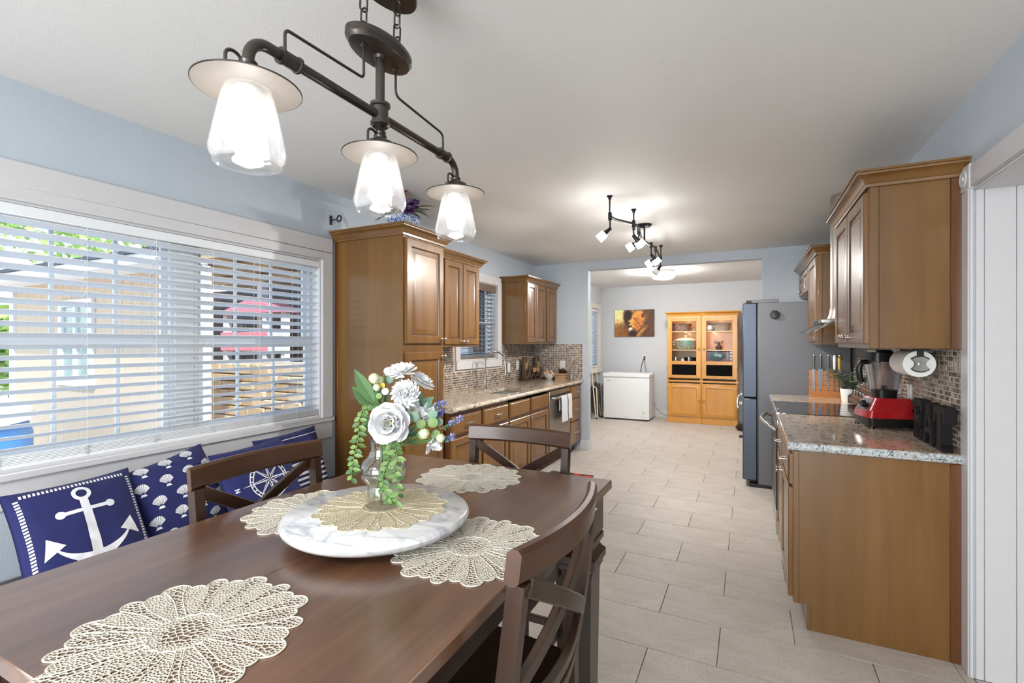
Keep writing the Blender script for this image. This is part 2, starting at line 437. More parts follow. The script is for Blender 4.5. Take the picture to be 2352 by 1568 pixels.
b = MB(); b.box(XR, .96, 6.22, 9.4, -.06, ZF); struct(b, 'wall_far_right', M['grey'])
b = MB(); b.box(XR, .98, 2.66, 6.22, -.06, ZC); b.box(XR, .98, .25, 2.66, 2.05, ZC); b.box(XR, .98, -3.3, .25, -.06, ZC)
struct(b, 'wall_right', M['blue'])
b = MB(); b.box(-2.66, -1.95, -3.3, -3.16, -.06, ZC); b.box(.45, .9, -3.3, -3.16, -.06, ZC); b.box(-1.95, .45, -3.3, -3.16, 2.3, ZC); b.box(-1.95, .45, -3.34, -3.3, -.06, 2.3)
struct(b, 'wall_behind', M['grey'])
# white panelled wall of the adjoining hall, seen through the cased opening: boards with a groove between
hr = sroot('wall_hall', (.84, 2.65, 0)); xs = .845
for i, w in enumerate((.028, .098, .18, .31, .31, .31, .31, .31, .31)):
    b = MB(); b.box(xs + .0005, xs + w - .0005, 2.652, 2.70, 0, 2.05 if xs < .9 else 2.46, .002); b.build('board', M['trim'], hr); xs += w
b = MB(); b.box(3.0, 3.1, -3.3, 2.7, -.06, ZC); b.box(.96, 3.0, -3.3, -3.2, -.06, ZC); struct(b, 'wall_hall_end', M['grey'])
# cased opening in the right wall
t1 = sroot('trim_1', (.84, 2.65, 0))
b = MB(); b.box(.826, .8405, 2.652, 2.752, 0, 2.045, .003); b.box(.822, .83, 2.66, 2.672, 0, 2.045, .002); b.build('casing', M['trim'], t1)
b = MB(); b.box(.822, .8405, 2.648, 2.756, 2.045, 2.15, .003)
b.lathe([(.036, -.001), (.036, -.005), (.028, -.007), (.022, -.003), (.012, -.003), (.009, -.008), (0, -.009)], 24, (.822, 2.702, 2.098), 'x'); b.build('rosette_block', M['trim'], t1)
b = MB(); b.box(.826, .8405, .2, 2.648, 2.05, 2.142, .003); b.build('head_casing', M['trim'], t1)
b = MB(); b.box(.84, .99, .25, 2.652, 2.035, 2.051, .002); b.build('head_jamb', M['trim'], t1)

# skirting of the doorway pier and the far room
SK = [(0, 0), (.016, 0), (.016, .075), (.013, .085), (.013, .095), (.008, .105), (.006, .118), (0, .118)]
def skirt(name, path): b = MB(); b.sweep(SK, path); return struct(b, name, M['trim'])
skirt('baseboard_back', [(-1.90, 6.22), (-1.90, 6.10), (-2.00, 6.10)][::-1])
skirt('baseboard_far_back', [(XL, 9.40), (XR, 9.40)])
skirt('baseboard_far_left', [(XL, 6.24), (XL, 9.40)])
skirt('baseboard_left', [(XL, -3.1), (XL, 2.52)])

# ------------------------------------------------------------------ windows
def sash_unit(root, y0, y1, z0, z1, x, munt, zm):
    b = MB(); f = .022
    b.framex(x - .03, x + .02, y0, y1, z0, z1, f)
    b.build('frame', M['vinyl'], root)
    for (lo, hi, xx) in ((zm - .018, z1 - f, x - .013), (z0 + f, zm + .018, x + .008)):
        s = MB(); ya, yb = y0 + f, y1 - f; g = .03
        s.framex(xx - .01, xx + .01, ya + .0005, yb - .0005, lo + .0005, hi - .0005, g)
        so = s.build('sash', M['vinyl'], root)
        for my in munt:
            s = MB(); s.box(xx - .006, xx + .006, my - .009, my + .009, lo + g, hi - g, .002); s.build('muntin', M['vinyl'], so)
        s = MB(); s.box(xx - .002, xx + .002, ya + g, yb - g, lo + g, hi - g); s.build('pane', M['pane'], so)
w1 = sroot('window_1', (XL, 1.45, .9)); y0, y1, z0, z1 = D1
b = MB(); b.framex(-2.80, XL, y0, y1, z0, z1, .0115, 0); b.build('jamb', M['trim'], w1)
sash_unit(w1, .512, 1.50, .895, 1.963, -2.76, (.77, 1.009, 1.249), 1.405)
sash_unit(w1, 1.60, 2.392, .895, 1.963, -2.76, (1.86, 2.10), 1.405)
b = MB(); b.box(-2.80, -2.735, 1.50, 1.60, .895, 1.963, .003); b.build('mullion', M['vinyl'], w1)
b = MB(); b.box(XL, -2.642, y1 + .0005, 2.494, .86, 2.03, .003); b.build('casing', M['trim'], w1)
b = MB(); b.box(XL, -2.642, .41, y0, .86, 2.03, .003); b.build('casing', M['trim'], w1)
b = MB(); b.box(XL, -2.642, .41, 2.494, 2.0305, 2.131, .003); b.build('head_casing', M['trim'], w1)
b = MB(); b.box(XL, -2.640, y0, y1, 1.975, 2.0295, .002); b.build('head_stop', M['trim'], w1)
b = MB(); b.box(-2.74, -2.625, .40, 2.496, .852, .882, .004); b.build('sill', M['trim'], w1)
b = MB(); b.box(XL, -2.644, .41, 2.494, .735, .8515, .003); b.build('apron', M['trim'], w1)

w2 = sroot('window_2', (XL, 4.57, 1.2)); y0, y1, z0, z1 = D2
sash_unit(w2, y0 + .01, y1 - .01, z0 + .01, z1 - .01, -2.76, (), 1.62)
b = MB(); b.box(XL, -2.64, y1, y1 + .088, z0, z1, .003); b.build('casing', M['trim'], w2)
b = MB(); b.box(XL, -2.64, y0 - .088, y0, z0, z1, .003); b.build('casing', M['trim'], w2)
b = MB(); b.box(XL, -2.64, y0 - .088, y1 + .088, z1, z1 + .09, .003); b.build('head_casing', M['trim'], w2)
b = MB(); b.box(-2.74, -2.625, y0 - .088, y1 + .088, z0 - .09, z0, .004); b.build('sill', M['trim'], w2)
b = MB(); b.framex(-2.80, XL, y0, y1, z0 + .001, z1, .0095, 0); b.build('jamb', M['trim'], w2)
w3 = sroot('window_3', (XL, 8.96, .9)); y0, y1, z0, z1 = D3; M['cream'] = plain('cream_window_trim', C(226, 222, 208), .45, var=.02)
sash_unit(w3, y0 + .001, y1 - .001, z0 + .001, z1 - .001, -2.76, (), 1.45)
for q in ((y1, y1 + .085, z0, z1), (y0 - .085, y0, z0, z1), (y0 - .085, y1 + .085, z1, z1 + .09)):
    b = MB(); b.box(XL, -2.635, *q, .003); b.build('casing', M['cream'], w3)
b = MB(); b.box(XL - .1, -2.60, y0 - .09, y1 + .09, z0 - .09, z0, .004); b.build('sill', M['cream'], w3)

def blind(name, label, y0, y1, xc, ztop, zbot, pitch, tilt, cords, mat, stack, cmat, railh=.022, depth=.05, valance=None):
    root = thing(name, label, 'blind', (xc, (y0 + y1) / 2, zbot)); b = MB()
    b.box(xc - .026, xc + .03, y0, y1, ztop - .045, ztop, .003); b.build('headrail', cmat, root)
    if valance: b = MB(); b.box(xc + .031, xc + .042, y0 - .005, y1 + .005, ztop - valance, ztop + .004, .003); b.build('valance', cmat, root)
    m = MB(); L = y1 - y0 - .012; pts = []
    for i in range(7):
        t = i / 6 - .5; pts.append((t * depth, .0045 * (1 - (2 * t) ** 2)))
    ca, sa = math.cos(tilt), math.sin(tilt)
    pr = [(p * ca, p * sa + q * ca) for p, q in pts] + [(p * ca, p * sa + (q - .0028) * ca) for p, q in pts[::-1]]
    n = len(pr); vs = [(x, -L / 2, z) for x, z in pr] + [(x, L / 2, z) for x, z in pr]
    m.add(vs, [(i, (i + 1) % n, n + (i + 1) % n, n + i) for i in range(n)] + [tuple(range(n)), tuple(range(n, 2 * n))[::-1]])
    zb = zbot + railh + stack * .0062; z = ztop - .062; s0 = None
    while z > zb + .02:
        if s0 is None: s0 = m.build('slat', mat, root, local=True); o = s0
        else: o = s0.copy(); COL.objects.link(o); o.parent = root
        o.location = Vector((xc, (y0 + y1) / 2, z)) - Vector(root.location); z -= pitch
    f0 = None
    for i in range(stack):
        if f0 is None:
            q = MB(); q.box(-depth / 2, depth / 2, -L / 2, L / 2, -.0024, .0024, .001); f0 = q.build('slat', mat, root, local=True); o = f0
        else: o = f0.copy(); COL.objects.link(o); o.parent = root
        o.location = Vector((xc + random.uniform(-.002, .002), (y0 + y1) / 2, zbot + railh + .004 + i * .0062)) - Vector(root.location)
    b = MB(); b.box(xc - depth / 2, xc + depth / 2, y0 + .006, y1 - .006, zbot, zbot + railh, .003); b.build('bottom_rail', cmat, root)
    for yc in cords:
        b = MB()
        for dx in (-.027, .027): b.cyl((xc + dx, yc, ztop - .04), (xc + dx, yc, zbot + .01), .0008, n=4)
        zz = ztop - .062
        while zz > zb + .02: b.cyl((xc - .027, yc, zz - .003 - .012), (xc + .027, yc, zz - .003 + .012), .0006, n=3); zz -= pitch
        for i in range(stack): b.box(xc + .024, xc + .031, yc - .012, yc - .010 + .022 * random.random(), zbot + railh + i * .0062, zbot + railh + i * .0062 + .0012)
        b.build('ladder_cord', M['vinyl'], root)
    return root
blind('window_blind', 'wide white slatted blind across the dining window above the pillows',   .515, 2.392, -2.69, 1.962, .884, .0467, .40, (.812, 1.094, 1.375, 1.66, 1.943, 2.218), M['slat'], 6, M['slat'])
M['bluegrey'] = plain('blue_grey_blind_slat', C(120, 138, 156), .4, var=.03); M['greywood'] = wood('grey_brown_blind_valance', C(92, 78, 68), C(112, 96, 84), C(130, 114, 100), 10, 'y', .5, 0)
blind('window_blind', 'blue-grey slatted blind with brown valance in the window over the sink', D2[0] + .012, D2[1] - .012, -2.70, 2.06, 1.222, .047, .05, (4.35, 4.75), M['bluegrey'], 3, M['greywood'], .03, .05, .08)
blind('window_blind', 'small white slatted blind in the far room window by the chest freezer', D3[0] + .012, D3[1] - .012, -2.69, 2.05, .925, .047, .3, (8.85, 9.08), M['slat'], 2, M['slat'])

# ------------------------------------------------------------------ outdoors, seen through the dining window
b = MB(); b.box(-30, -2.84, -14, 30, -.6, -.35); M['ground'] = plain('sunlit_gravel_ground', C(206, 200, 188), .9, var=.12, scale=6); struct(b, 'ground', M['ground'])
M['tan'] = plain('tan_siding_paint', C(206, 184, 156), .7, var=.03); M['soffit'] = plain('white_soffit', C(238, 238, 236), .6, var=.01)
M['shingle'] = plain('dark_roof_shingles', C(70, 72, 78), .8, var=.15, scale=40)
hb = thing('garden_building', 'tan panelled outbuilding with white eave seen through left half of blind', 'building', (-7.1, 3.0, -.35))
x = -9.3
while x < -5.1:
    b = MB(); b.box(x, min(x + .198, -5.06), 3.0, 3.06, -.35, 2.19, .004); b.build('siding_panel', M['tan'], hb); x += .2
b = MB(); b.box(-9.3, -5.06, 3.06, 3.14, -.35, 2.18); b.build('wall', M['tan'], hb)
for (a, c) in ((-9.42, -9.3), (-5.06, -4.98)):
    b = MB(); b.box(a, c, 2.97, 3.08, -.35, 2.19, .005); b.build('corner_trim', M['soffit'], hb)
b = MB(); b.box(-9.9, -4.9, 2.52, 3.0, 2.19, 2.21); b.build('soffit', M['soffit'], hb)
b = MB(); b.box(-9.9, -4.9, 2.49, 2.52, 2.14, 2.24, .004); b.build('fascia', M['soffit'], hb)
b = MB(); b.add([(-9.95, 2.46, 2.235), (-4.87, 2.46, 2.235), (-4.87, 3.4, 2.46), (-9.95, 3.4, 2.46), (-9.95, 2.46, 2.275), (-4.87, 2.46, 2.275), (-4.87, 3.4, 2.50), (-9.95, 3.4, 2.50)], [(0, 1, 2, 3), (7, 6, 5, 4), (0, 4, 5, 1), (1, 5, 6, 2), (2, 6, 7, 3), (3, 7, 4, 0)]); b.build('roof', M['shingle'], hb)
b = MB()
for q in ((-7.95, -7.86, .951, 1.849), (-7.2, -7.11, .951, 1.849), (-7.95, -7.11, 1.85, 1.94), (-7.98, -7.08, .86, .95), (-7.56, -7.5, .951, 1.849)): b.box(q[0], q[1], 2.955, 3.0, q[2], q[3], .004)
f = b.build('window_frame', M['soffit'], hb); b = MB(); b.box(-7.86, -7.2, 2.985, 2.995, .95, 1.85); M['dpane'] = plain('grey_reflecting_pane', C(150, 168, 160), .1, 0, .2, 3); b.build('pane', M['dpane'], f)
# porch and red stand beyond, stone wall below
po = thing('covered_porch', 'dark timber porch with tan rafters seen through right half of blind', 'porch', (-5.6, 5.0, -.35))
M['porchdark'] = plain('dark_red_brown_boards', C(84, 70, 66), .8, var=.12, scale=8); M['beam'] = plain('tan_timber_rafter', C(200, 174, 132), .7, var=.06)
for i in range(20):
    b = MB(); b.box(-9.0 + i * .3, -8.71 + i * .3, 5.6, 5.66, -.35, 2.35, .006); b.build('board', M['porchdark'], po)
b = MB(); b.add([(-8.6, 4.35, 2.83), (-3.0, 4.35, 2.83), (-3.0, 5.7, 2.40), (-8.6, 5.7, 2.40), (-8.6, 4.35, 2.88), (-3.0, 4.35, 2.88), (-3.0, 5.7, 2.45), (-8.6, 5.7, 2.45)], [(0, 1, 2, 3), (7, 6, 5, 4), (0, 4, 5, 1), (1, 5, 6, 2), (2, 6, 7, 3), (3, 7, 4, 0)]); b.build('porch_ceiling', M['beam'], po)
for i in range(4):
    zr = 2.80 - i * .125; b = MB(); b.box(-8.6, -3.0, 4.42 + i * .4, 4.50 + i * .4, zr - .15, zr - .03, .005); b.build('rafter', M['beam'], po)
for xx in (-7.2, -3.3):
    b = MB(); b.box(xx, xx + .12, 5.2, 5.32, -.35, 2.4, .006); b.build('post', M['soffit'], po)
st = thing('market_stand', 'little white stand with a pink red gable roof on the porch', 'stand', (-6.7, 4.85, -.35))
M['pink'] = plain('faded_red_paint', C(236, 150, 164), .6, var=.05)
b = MB(); b.add([(-7.4, 4.65, 1.84), (-5.85, 4.65, 1.84), (-6.6, 4.65, 2.06), (-7.4, 5.1, 1.84), (-5.85, 5.1, 1.84), (-6.6, 5.1, 2.06)], [(0, 1, 2), (5, 4, 3), (0, 2, 5, 3), (1, 4, 5, 2), (0, 3, 4, 1)]); b.build('roof', M['pink'], st)
for xx in (-7.3, -6.4, -6.0):
    b = MB(); b.box(xx, xx + .09, 4.70, 4.79, -.35, 1.84, .004); b.build('post', M['soffit'], st)
for i in range(4):
    b = MB(); b.box(-7.3 + i * .36, -6.95 + i * .36, 4.66, 4.70, 1.28, 1.56, .004); b.build('front_panel', M['pink'] if i < 3 else M['soffit'], st)
sw = thing('stone_wall', 'low wall of stacked cream stones below the porch outside', 'wall', (-6.4, 4.4, -.35))
M['stone'] = NT('cream_stone'); t = M['stone']; r = t.node('ShaderNodeObjectInfo').outputs['Random']
t.base(t.mix(.3, t.ramp(r, [(0, C(196, 164, 122)), (.3, C(224, 200, 164)), (.6, C(232, 216, 186)), (1, C(208, 186, 152))]), t.ramp(t.noise(t.coord(), 12), [(.3, C(180, 150, 110)), (.7, C(236, 222, 196))]))); t.set(Roughness=.85); M['stone'] = t.m
b = MB(); b.box(-7.9, -4.9, 4.36, 4.6, -.35, 1.14); b.build('mortar_core', M['ground'], sw); z = -.35; rs = random.Random(3)
while z < 1.1:
    h = rs.uniform(.10, .16); x = -7.9
    while x < -4.95:
        w = rs.uniform(.18, .42); b = MB(); b.box(x + .006, min(x + w, -4.9) - .006, 4.30 + rs.uniform(-.02, .02), 4.37, z + .006, z + h - .006, .012); b.build('stone', M['stone'], sw); x += w
    z += h
stp = thing('concrete_steps', 'pale concrete steps in front of the tan outbuilding', 'steps', (-5.6, 2.4, -.35)); M['conc'] = plain('pale_concrete', C(218, 216, 208), .8, var=.05)
for i in range(3):
    b = MB(); b.box(-5.85 + i * .05, -5.1, 2.0 + i * .3, 2.95, -.35 + i * .17, -.18 + i * .17, .01); b.build('step', M['conc'], stp)
pool = thing('garden_pool', 'blue soft sided pool with white pink cover outside the window', 'pool', (-7.2, 1.15, -.35))
M['poolblue'] = plain('blue_pool_vinyl', C(70, 140, 214), .4, var=.06); M['cover'] = plain('white_pool_cover', C(236, 226, 230), .6, var=.06, scale=5)
b = MB(); b.lathe([(1.18, 0), (1.25, .2), (1.25, .82), (1.19, 1.02), (1.12, 1.08), (1.08, 1.04), (1.06, .8), (0, .8)], 40, (-7.2, 1.15, -.35)); b.build('pool_wall', M['poolblue'], pool)
b = MB(); b.lathe([(1.27, .98), (1.25, 1.06), (1.1, 1.16), (.6, 1.24), (0, 1.27)], 40, (-7.2, 1.15, -.35)); b.build('pool_cover', M['cover'], pool)
def leafmat(name, a, c2):
    t = NT(name); r = t.node('ShaderNodeNewGeometry').outputs['Random Per Island']; t.base(t.ramp(r, [(0, a), (1, c2)])); t.set(Roughness=.5, Subsurface_Weight=.0); return t.m
M['tree'] = leafmat('sunlit_tree_leaves', C(96, 140, 60), C(190, 214, 130)); M['bark'] = plain('grey_bark', C(92, 80, 68), .9, var=.2)
rt = random.Random(11)
for i, (tx, ty, hz) in enumerate(((-15.8, 2.6, 6.2), (-14.8, 7.3, 5.6), (-21, 5.4, 8.6), (-14.5, 12.2, 6.0), (-11.2, 3.9, 2.9))):
    tr = thing('tree', ('leafy tree at the far left of the dining window', 'broad leafy tree above the outbuilding roof', 'tallest tree, farthest back above the outbuilding roof', 'tree standing farthest right behind the porch roof', 'small bush left of the outbuilding corner')[i], 'tree' if i < 4 else 'bush', (tx, ty, -.35))
    b = MB(); b.tube([(tx, ty, -.35), (tx + .1, ty, hz * .5), (tx, ty + .1, hz * .8)], [.2, .14, .06], 8); b.build('trunk', M['bark'], tr)
    b = MB(); R = 2.4 if i < 4 else .9
    for k in range(1500 if i < 4 else 700):
        d = Vector((rt.gauss(0, 1), rt.gauss(0, 1), rt.gauss(0, .8))).normalized() * R * rt.uniform(.55, 1) ; p = Vector((tx, ty, hz * (.72 if i < 4 else .45))) + d
        u = Vector((rt.gauss(0, 1), rt.gauss(0, 1), rt.gauss(0, .6))).normalized() * .14; w = u.orthogonal().normalized() * .07
        b.add([p - u, p + w, p + u, p - w], [(0, 1, 2, 3)])
    b.build('foliage', M['tree'], tr, recalc=False)

# ------------------------------------------------------------------ cabinets
RAISED = [(0, 0), (0, .016), (.005, .0205), (.050, .0205), (.055, .0165), (.059, .009), (.066, .009), (.094, .0175), (.097, .0175)]
SLAB = [(0, 0), (0, .013), (.005, .0175), (.012, .0175), (.016, .0205)]
KNOB = [(.010, 0), (.010, .002), (.005, .004), (.0045, .016), (.009, .020), (.0145, .026), (.0145, .030), (.010, .034), (0, .0355)]
CROWN = [(0, 0), (.012, 0), (.014, .012), (.020, .016), (.026, .030), (.040, .044), (.052, .050), (.054, .058), (.062, .060), (.062, .070), (0, .070)]
WOODS = [M['cabdoor'], M['glaze']]
def knob(parent, p, ax):
    b = MB(); s = 1 if ax > 0 else -1
    b.lathe([(r, s * z) for r, z in KNOB], 14, p, 'x'); return b.build('knob', M['nickel'], parent)
def pull(parent, p, ax, L=.10):
    b = MB(); s = 1 if ax > 0 else -1; x, y, z = p
    for d in (-1, 1): b.lathe([(.008, 0), (.008, s * .003), (.0045, s * .005), (.0045, s * .026)], 10, (x, y + d * L * .3, z), 'x')
    b.tube([(x + s * .026, y + t * L / 2, z + .006 * abs(t) ** 3) for t in (-1, -.8, -.5, 0, .5, .8, 1)], [.0035, .0045, .005, .0055, .005, .0045, .0035], 8); return b.build('handle', M['nickel'], parent)
def front(root, name, x, ax, y0, y1, z0, z1, prof=RAISED, hw=None, glaze=(4, 5)):
    """a door or drawer front on plane x facing ax*X"""
    b = MB(); w = y1 - y0
    pr = prof
    if prof is RAISED and w < .24: k = w / .3; pr = [(i * k if i > .01 else i, h) for i, h in prof]
    b.rings(w, z1 - z0, pr, (x, y0, z0), (0, 1, 0), (0, 0, 1), (ax, 0, 0), glaze if prof is RAISED else (3,))
    o = b.build(name, WOODS, root, angle=20)
    xf = x + ax * .0205
    if hw and hw[0] == 'k': knob(o, (xf, hw[1], hw[2]), ax)
    elif hw: pull(o, (xf, (y0 + y1) / 2, (z0 + z1) / 2), ax)
    return o

# --- tall pantry
pt = thing('pantry_cabinet', 'tall brown pantry cabinet to the ceiling end of the window, two raised panel doors', 'cabinet', (-2.36, 2.765, 0))
b = MB(); b.box(-2.655, -2.052, 2.532, 2.997, .1, 2.125, .002); b.build('carcass', M['cab'], pt)
b = MB(); b.box(-2.657, -2.632, 2.526, 2.534, 0, 2.12, .002); b.build('filler_strip', M['cabend'], pt)
b = MB(); b.box(-2.655, -2.10, 2.535, 2.995, 0, .1); b.build('toe_kick', M['cab'], pt)
b = MB(); b.sweep(CROWN, [(-2.655, 2.528), (-2.05, 2.528), (-2.05, 3.0), (-2.655, 3.0)]); b.v = [Vector((p.x, p.y, p.z + 2.115)) for p in b.v]; b.build('crown_moulding', M['cab'], pt)
front(pt, 'door', -2.052, 1, 2.548, 2.978, 1.395, 2.10, RAISED, ('k', 2.955, 1.425))
front(pt, 'door', -2.052, 1, 2.548, 2.978, .13, 1.335, RAISED, ('k', 2.955, 1.30))
# --- wall cabinets on the left
uc = thing('wall_cabinet', 'amber two door wall cabinet between the pantry and the sink window', 'cabinet', (-2.5, 3.5, 1.36))
b = MB(); b.box(-2.655, -2.345, 3.068, 4.025, 1.362, 2.15, .002); b.build('carcass', M['cab'], uc)
front(uc, 'door', -2.345, 1, 3.085, 3.405, 1.385, 2.12, RAISED)
front(uc, 'door', -2.345, 1, 3.425, 3.712, 1.385, 2.12, RAISED, ('k', 3.685, 1.41))
front(uc, 'door', -2.345, 1, 3.722, 4.008, 1.385, 2.12, RAISED, ('k', 3.75, 1.41))
b = MB(); b.sweep(CROWN, [(-2.34, 3.069), (-2.34, 4.03), (-2.655, 4.03)]); b.v = [Vector((p.x, p.y, p.z + 2.122)) for p in b.v]; b.build('crown_moulding', M['cab'], uc)
u3 = thing('wall_cabinet', 'brown three door wall cabinet right of the sink window in the far corner', 'cabinet', (-2.5, 5.6, 1.385))
b = MB(); b.box(-2.655, -2.345, 5.118, 6.096, 1.385, 2.135, .002); b.build('carcass', M['cab'], u3)
front(u3, 'door', -2.345, 1, 5.135, 5.41, 1.405, 2.11, RAISED, ('k', 5.385, 1.43))
front(u3, 'door', -2.345, 1, 5.418, 5.69, 1.405, 2.11, RAISED, ('k', 5.445, 1.43))
front(u3, 'door', -2.345, 1, 5.735, 6.07, 1.405, 2.11, RAISED, ('k', 5.762, 1.43))
b = MB(); b.sweep(CROWN, [(-2.655, 5.113), (-2.34, 5.113), (-2.34, 6.096)]); b.v = [Vector((p.x, p.y, p.z + 2.112)) for p in b.v]; b.build('crown_moulding', M['cab'], u3)

# --- base cabinets on the left
XB = -2.005
def base(label, y0, y1, drawers, doors, sub=0):
    r = thing('base_cabinet', label, 'cabinet', (-2.33, (y0 + y1) / 2, 0)); b = MB(); zt = .872 - sub
    b.box(-2.655, XB, y0 + .001, y1 - .001, .10, zt, .002)
    b.build('carcass', M['glaze'], r)
    for (za, zb_) in ((.10, .128), (.69, .70), (.855, .872)):
        pass
    b = MB(); b.box(-2.60, -2.09, y0 + .001, y1 - .001, 0, .10); b.build('toe_kick', M['glaze'], r)
    for d in drawers: front(r, 'drawer', XB, 1, d[0], d[1], d[2], d[3], SLAB, ('p',) if d[4] else None)
    for d in doors: front(r, 'door', XB, 1, d[0], d[1], .13, .672, RAISED, ('k', d[2], .645))
    return r
base('brown base cabinet next to the pantry with one drawer over a door', 3.0, 3.478, [(3.018, 3.462, .70, .845, 1)], [(3.018, 3.462, 3.44)])
base('brown base cabinet second from the pantry, drawer with nickel pull', 3.478, 3.972, [(3.492, 3.956, .70, .845, 1)], [(3.492, 3.956, 3.93)])
base('sink base cabinet with two plain false fronts over two knobbed doors', 3.972, 4.952, [(3.988, 4.444, .70, .845, 0), (4.478, 4.938, .70, .845, 0)], [(3.988, 4.452, 4.43), (4.472, 4.938, 4.50)], .16)
base('narrow three drawer base cabinet between dishwasher and doorway', 5.652, 6.094, [(5.67, 6.08, .70, .852, 1), (5.67, 6.08, .41, .685, 1), (5.67, 6.08, .13, .395, 1)], [])
dw = thing('dishwasher', 'stainless dishwasher under the left counter with towels on its handle', 'dishwasher', (-2.3, 5.30, 0))
b = MB(); b.box(-2.6, -2.02, 4.956, 5.648, .11, .868); b.build('body', M['black'], dw)
b = MB(); b.box(-2.02, -1.985, 4.962, 5.642, .13, .862, .004); b.build('door', M['dwsteel'], dw)
b = MB(); b.box(-1.988, -1.982, 4.98, 5.624, .79, .815, .002); b.build('vent_slot', M['black'], dw)
b = MB(); b.tube([(-1.985, 5.04, .775), (-1.945, 5.06, .775), (-1.945, 5.54, .775), (-1.985, 5.56, .775)], .010, 10); b.build('handle', M['steel'], dw)
b = MB(); b.box(-2.5, -2.07, 4.96, 5.645, 0, .108); b.build('toe_kick', M['black'], dw)
M['towel'] = fabric('white_terry_cloth', C(226, 228, 234), .4)
for (ya, yb, zb_, lab) in ((5.19, 5.40, .49, 'longer white dish towel, nearer one hanging on the dishwasher handle'), (5.415, 5.555, .50, 'narrow white dish towel, farther one hanging on the dishwasher handle')):
    b = MB(); nu, nv = 10, 16; vs = []
    path = [(-1.962, .62)] + [(-1.960, .775)] + [(-1.945 + .013 * math.cos(a), .775 + .013 * math.sin(a)) for a in (PI * .8, PI * .5, PI * .2)] + [(-1.931 + .001 * k, .775 - (.775 - zb_) * k / 10) for k in range(1, 11)]
    for (px, pz) in path:
        for i in range(nu + 1):
            t = i / nu; vs.append((px + .004 * math.sin(t * 9 + pz * 3) * (1 if pz < .77 else .2), ya + (yb - ya) * t + .006 * math.sin(pz * 20), pz))
    m = len(path); off = len(vs); vs += [(x + .003, y, z) for x, y, z in vs]; fs = []
    for k in range(m - 1):
        for i in range(nu):
            q = k * (nu + 1) + i; f = (q, q + 1, q + nu + 2, q + nu + 1); fs += [f, tuple(a + off for a in f[::-1])]
    for k in range(m - 1):
        for i in (0, nu): q = k * (nu + 1) + i; fs.append((q, q + nu + 1, q + nu + 1 + off, q + off))
    b.add(vs, fs); tag(b.build('dish_towel', M['towel']), lab, 'towel', None)

# --- left worktop with undermount sink, faucet
wt = thing('worktop', 'long speckled beige granite worktop on the left with the sink cut out', 'worktop', (-2.31, 4.55, .875))
SX0, SX1, SY0, SY1 = -2.42, -2.06, 4.06, 4.72
b = MB()
for q in ((-2.655, -1.975, 3.002, SY0), (-2.655, -1.975, SY1, 6.096), (-2.655, SX0, SY0, SY1), (SX1, -1.975, SY0, SY1)): b.box(*q, .875, .914)
b.build('slab', M['granite'], wt)
b = MB(); b.tube([(-1.977, 3.002, .8945), (-1.977, 6.096, .8945)], .0276, 12, flat=1); b.v = [Vector((-1.977 + max(p.x + 1.977, -.002) * .75, p.y, .8945 + (p.z - .8945) * .72)) for p in b.v]; b.build('rounded_edge', M['granite'], wt)
sk = thing('kitchen_sink', 'stainless undermount sink in the left granite worktop', 'sink', (-2.24, 4.39, .69))
b = MB(); b.rings(SX1 - SX0 + .03, SY1 - SY0 + .03, [(-.01, 0), (0, -.001), (.006, -.004), (.02, -.17), (.05, -.185)], (SX0 - .015, SY0 - .015, .874))
b.f = [f for f in b.f if f != (3, 2, 1, 0)]; b.mi = b.mi[:len(b.f)]; b.build('basin', M['steel'], sk)
b = MB(); b.lathe([(.04, .695), (.04, .692), (.03, .691), (0, .690)], 20, (-2.24, 4.39, 0)); b.build('drain', M['chrome'], sk)
fc = thing('faucet', 'tall chrome gooseneck faucet behind the sink', 'faucet', (-2.49, 4.41, .914))
b = MB(); b.lathe([(.028, .914), (.028, .92), (.018, .93), (.018, 1.06), (.014, 1.07)], 16, (-2.49, 4.41, 0)); b.build('base', M['chrome'], fc)
pth = [(-2.49, 4.41, 1.06), (-2.49, 4.41, 1.205)] + [(-2.49 + .075 - .075 * math.cos(a), 4.41 + (.17 - .17 * math.cos(a)) * .5, 1.205 + .10 * math.sin(a)) for a in [PI * k / 12 for k in range(1, 12)]] + [(-2.34, 4.58, 1.20)]
b = MB(); b.tube(pth, .013, 12); b.build('spout', M['chrome'], fc)
b = MB(); b.tube([(-2.34, 4.58, 1.205), (-2.338, 4.582, 1.15), (-2.336, 4.584, 1.06)], [.015, .018, .021], 12); b.build('spray_head', M['chrome'], fc)
b = MB(); b.tube([(-2.475, 4.42, 1.0), (-2.44, 4.45, 1.01), (-2.39, 4.49, 1.06)], [.007, .006, .005], 8); b.build('lever', M['chrome'], fc)

# --- left mosaic: thousands of pieces a few pixels each
bs = sroot('wall_left_backsplash', (-2.655, 4.5, .914)); P = .0235
b = MB(); b.box(-2.66, -2.654, 3.0, 4.08, .914, 1.372); b.box(-2.66, -2.654, 4.08, 5.07, .914, 1.122); b.box(-2.66, -2.654, 5.07, 6.096, .914, 1.385); b.build('grout', M['grout'], bs)
bs2 = sroot('wall_back_backsplash', (-2.3, 6.1, .914)); b = MB(); b.box(-2.654, -1.962, 6.0945, 6.1, .9145, 1.385); b.build('grout', M['grout'], bs2)
b = MB(); g = .0026
for i in range(int(3.09 / P)):
    ya = 3.004 + i * P
    for k in range(20):
        za = .915 + k * P
        if ya + P > 4.075 and ya < 5.075 and za + P > 1.12: continue
        if ya < 4.05 and za + P > 1.362: continue
        b.box(-2.655, -2.6505, ya + g, ya + P - g, za + g, za + P - g)
o = b.build('mosaic_tiles', M['mosaic'], bs); o['kind'] = 'stuff'; b = MB()
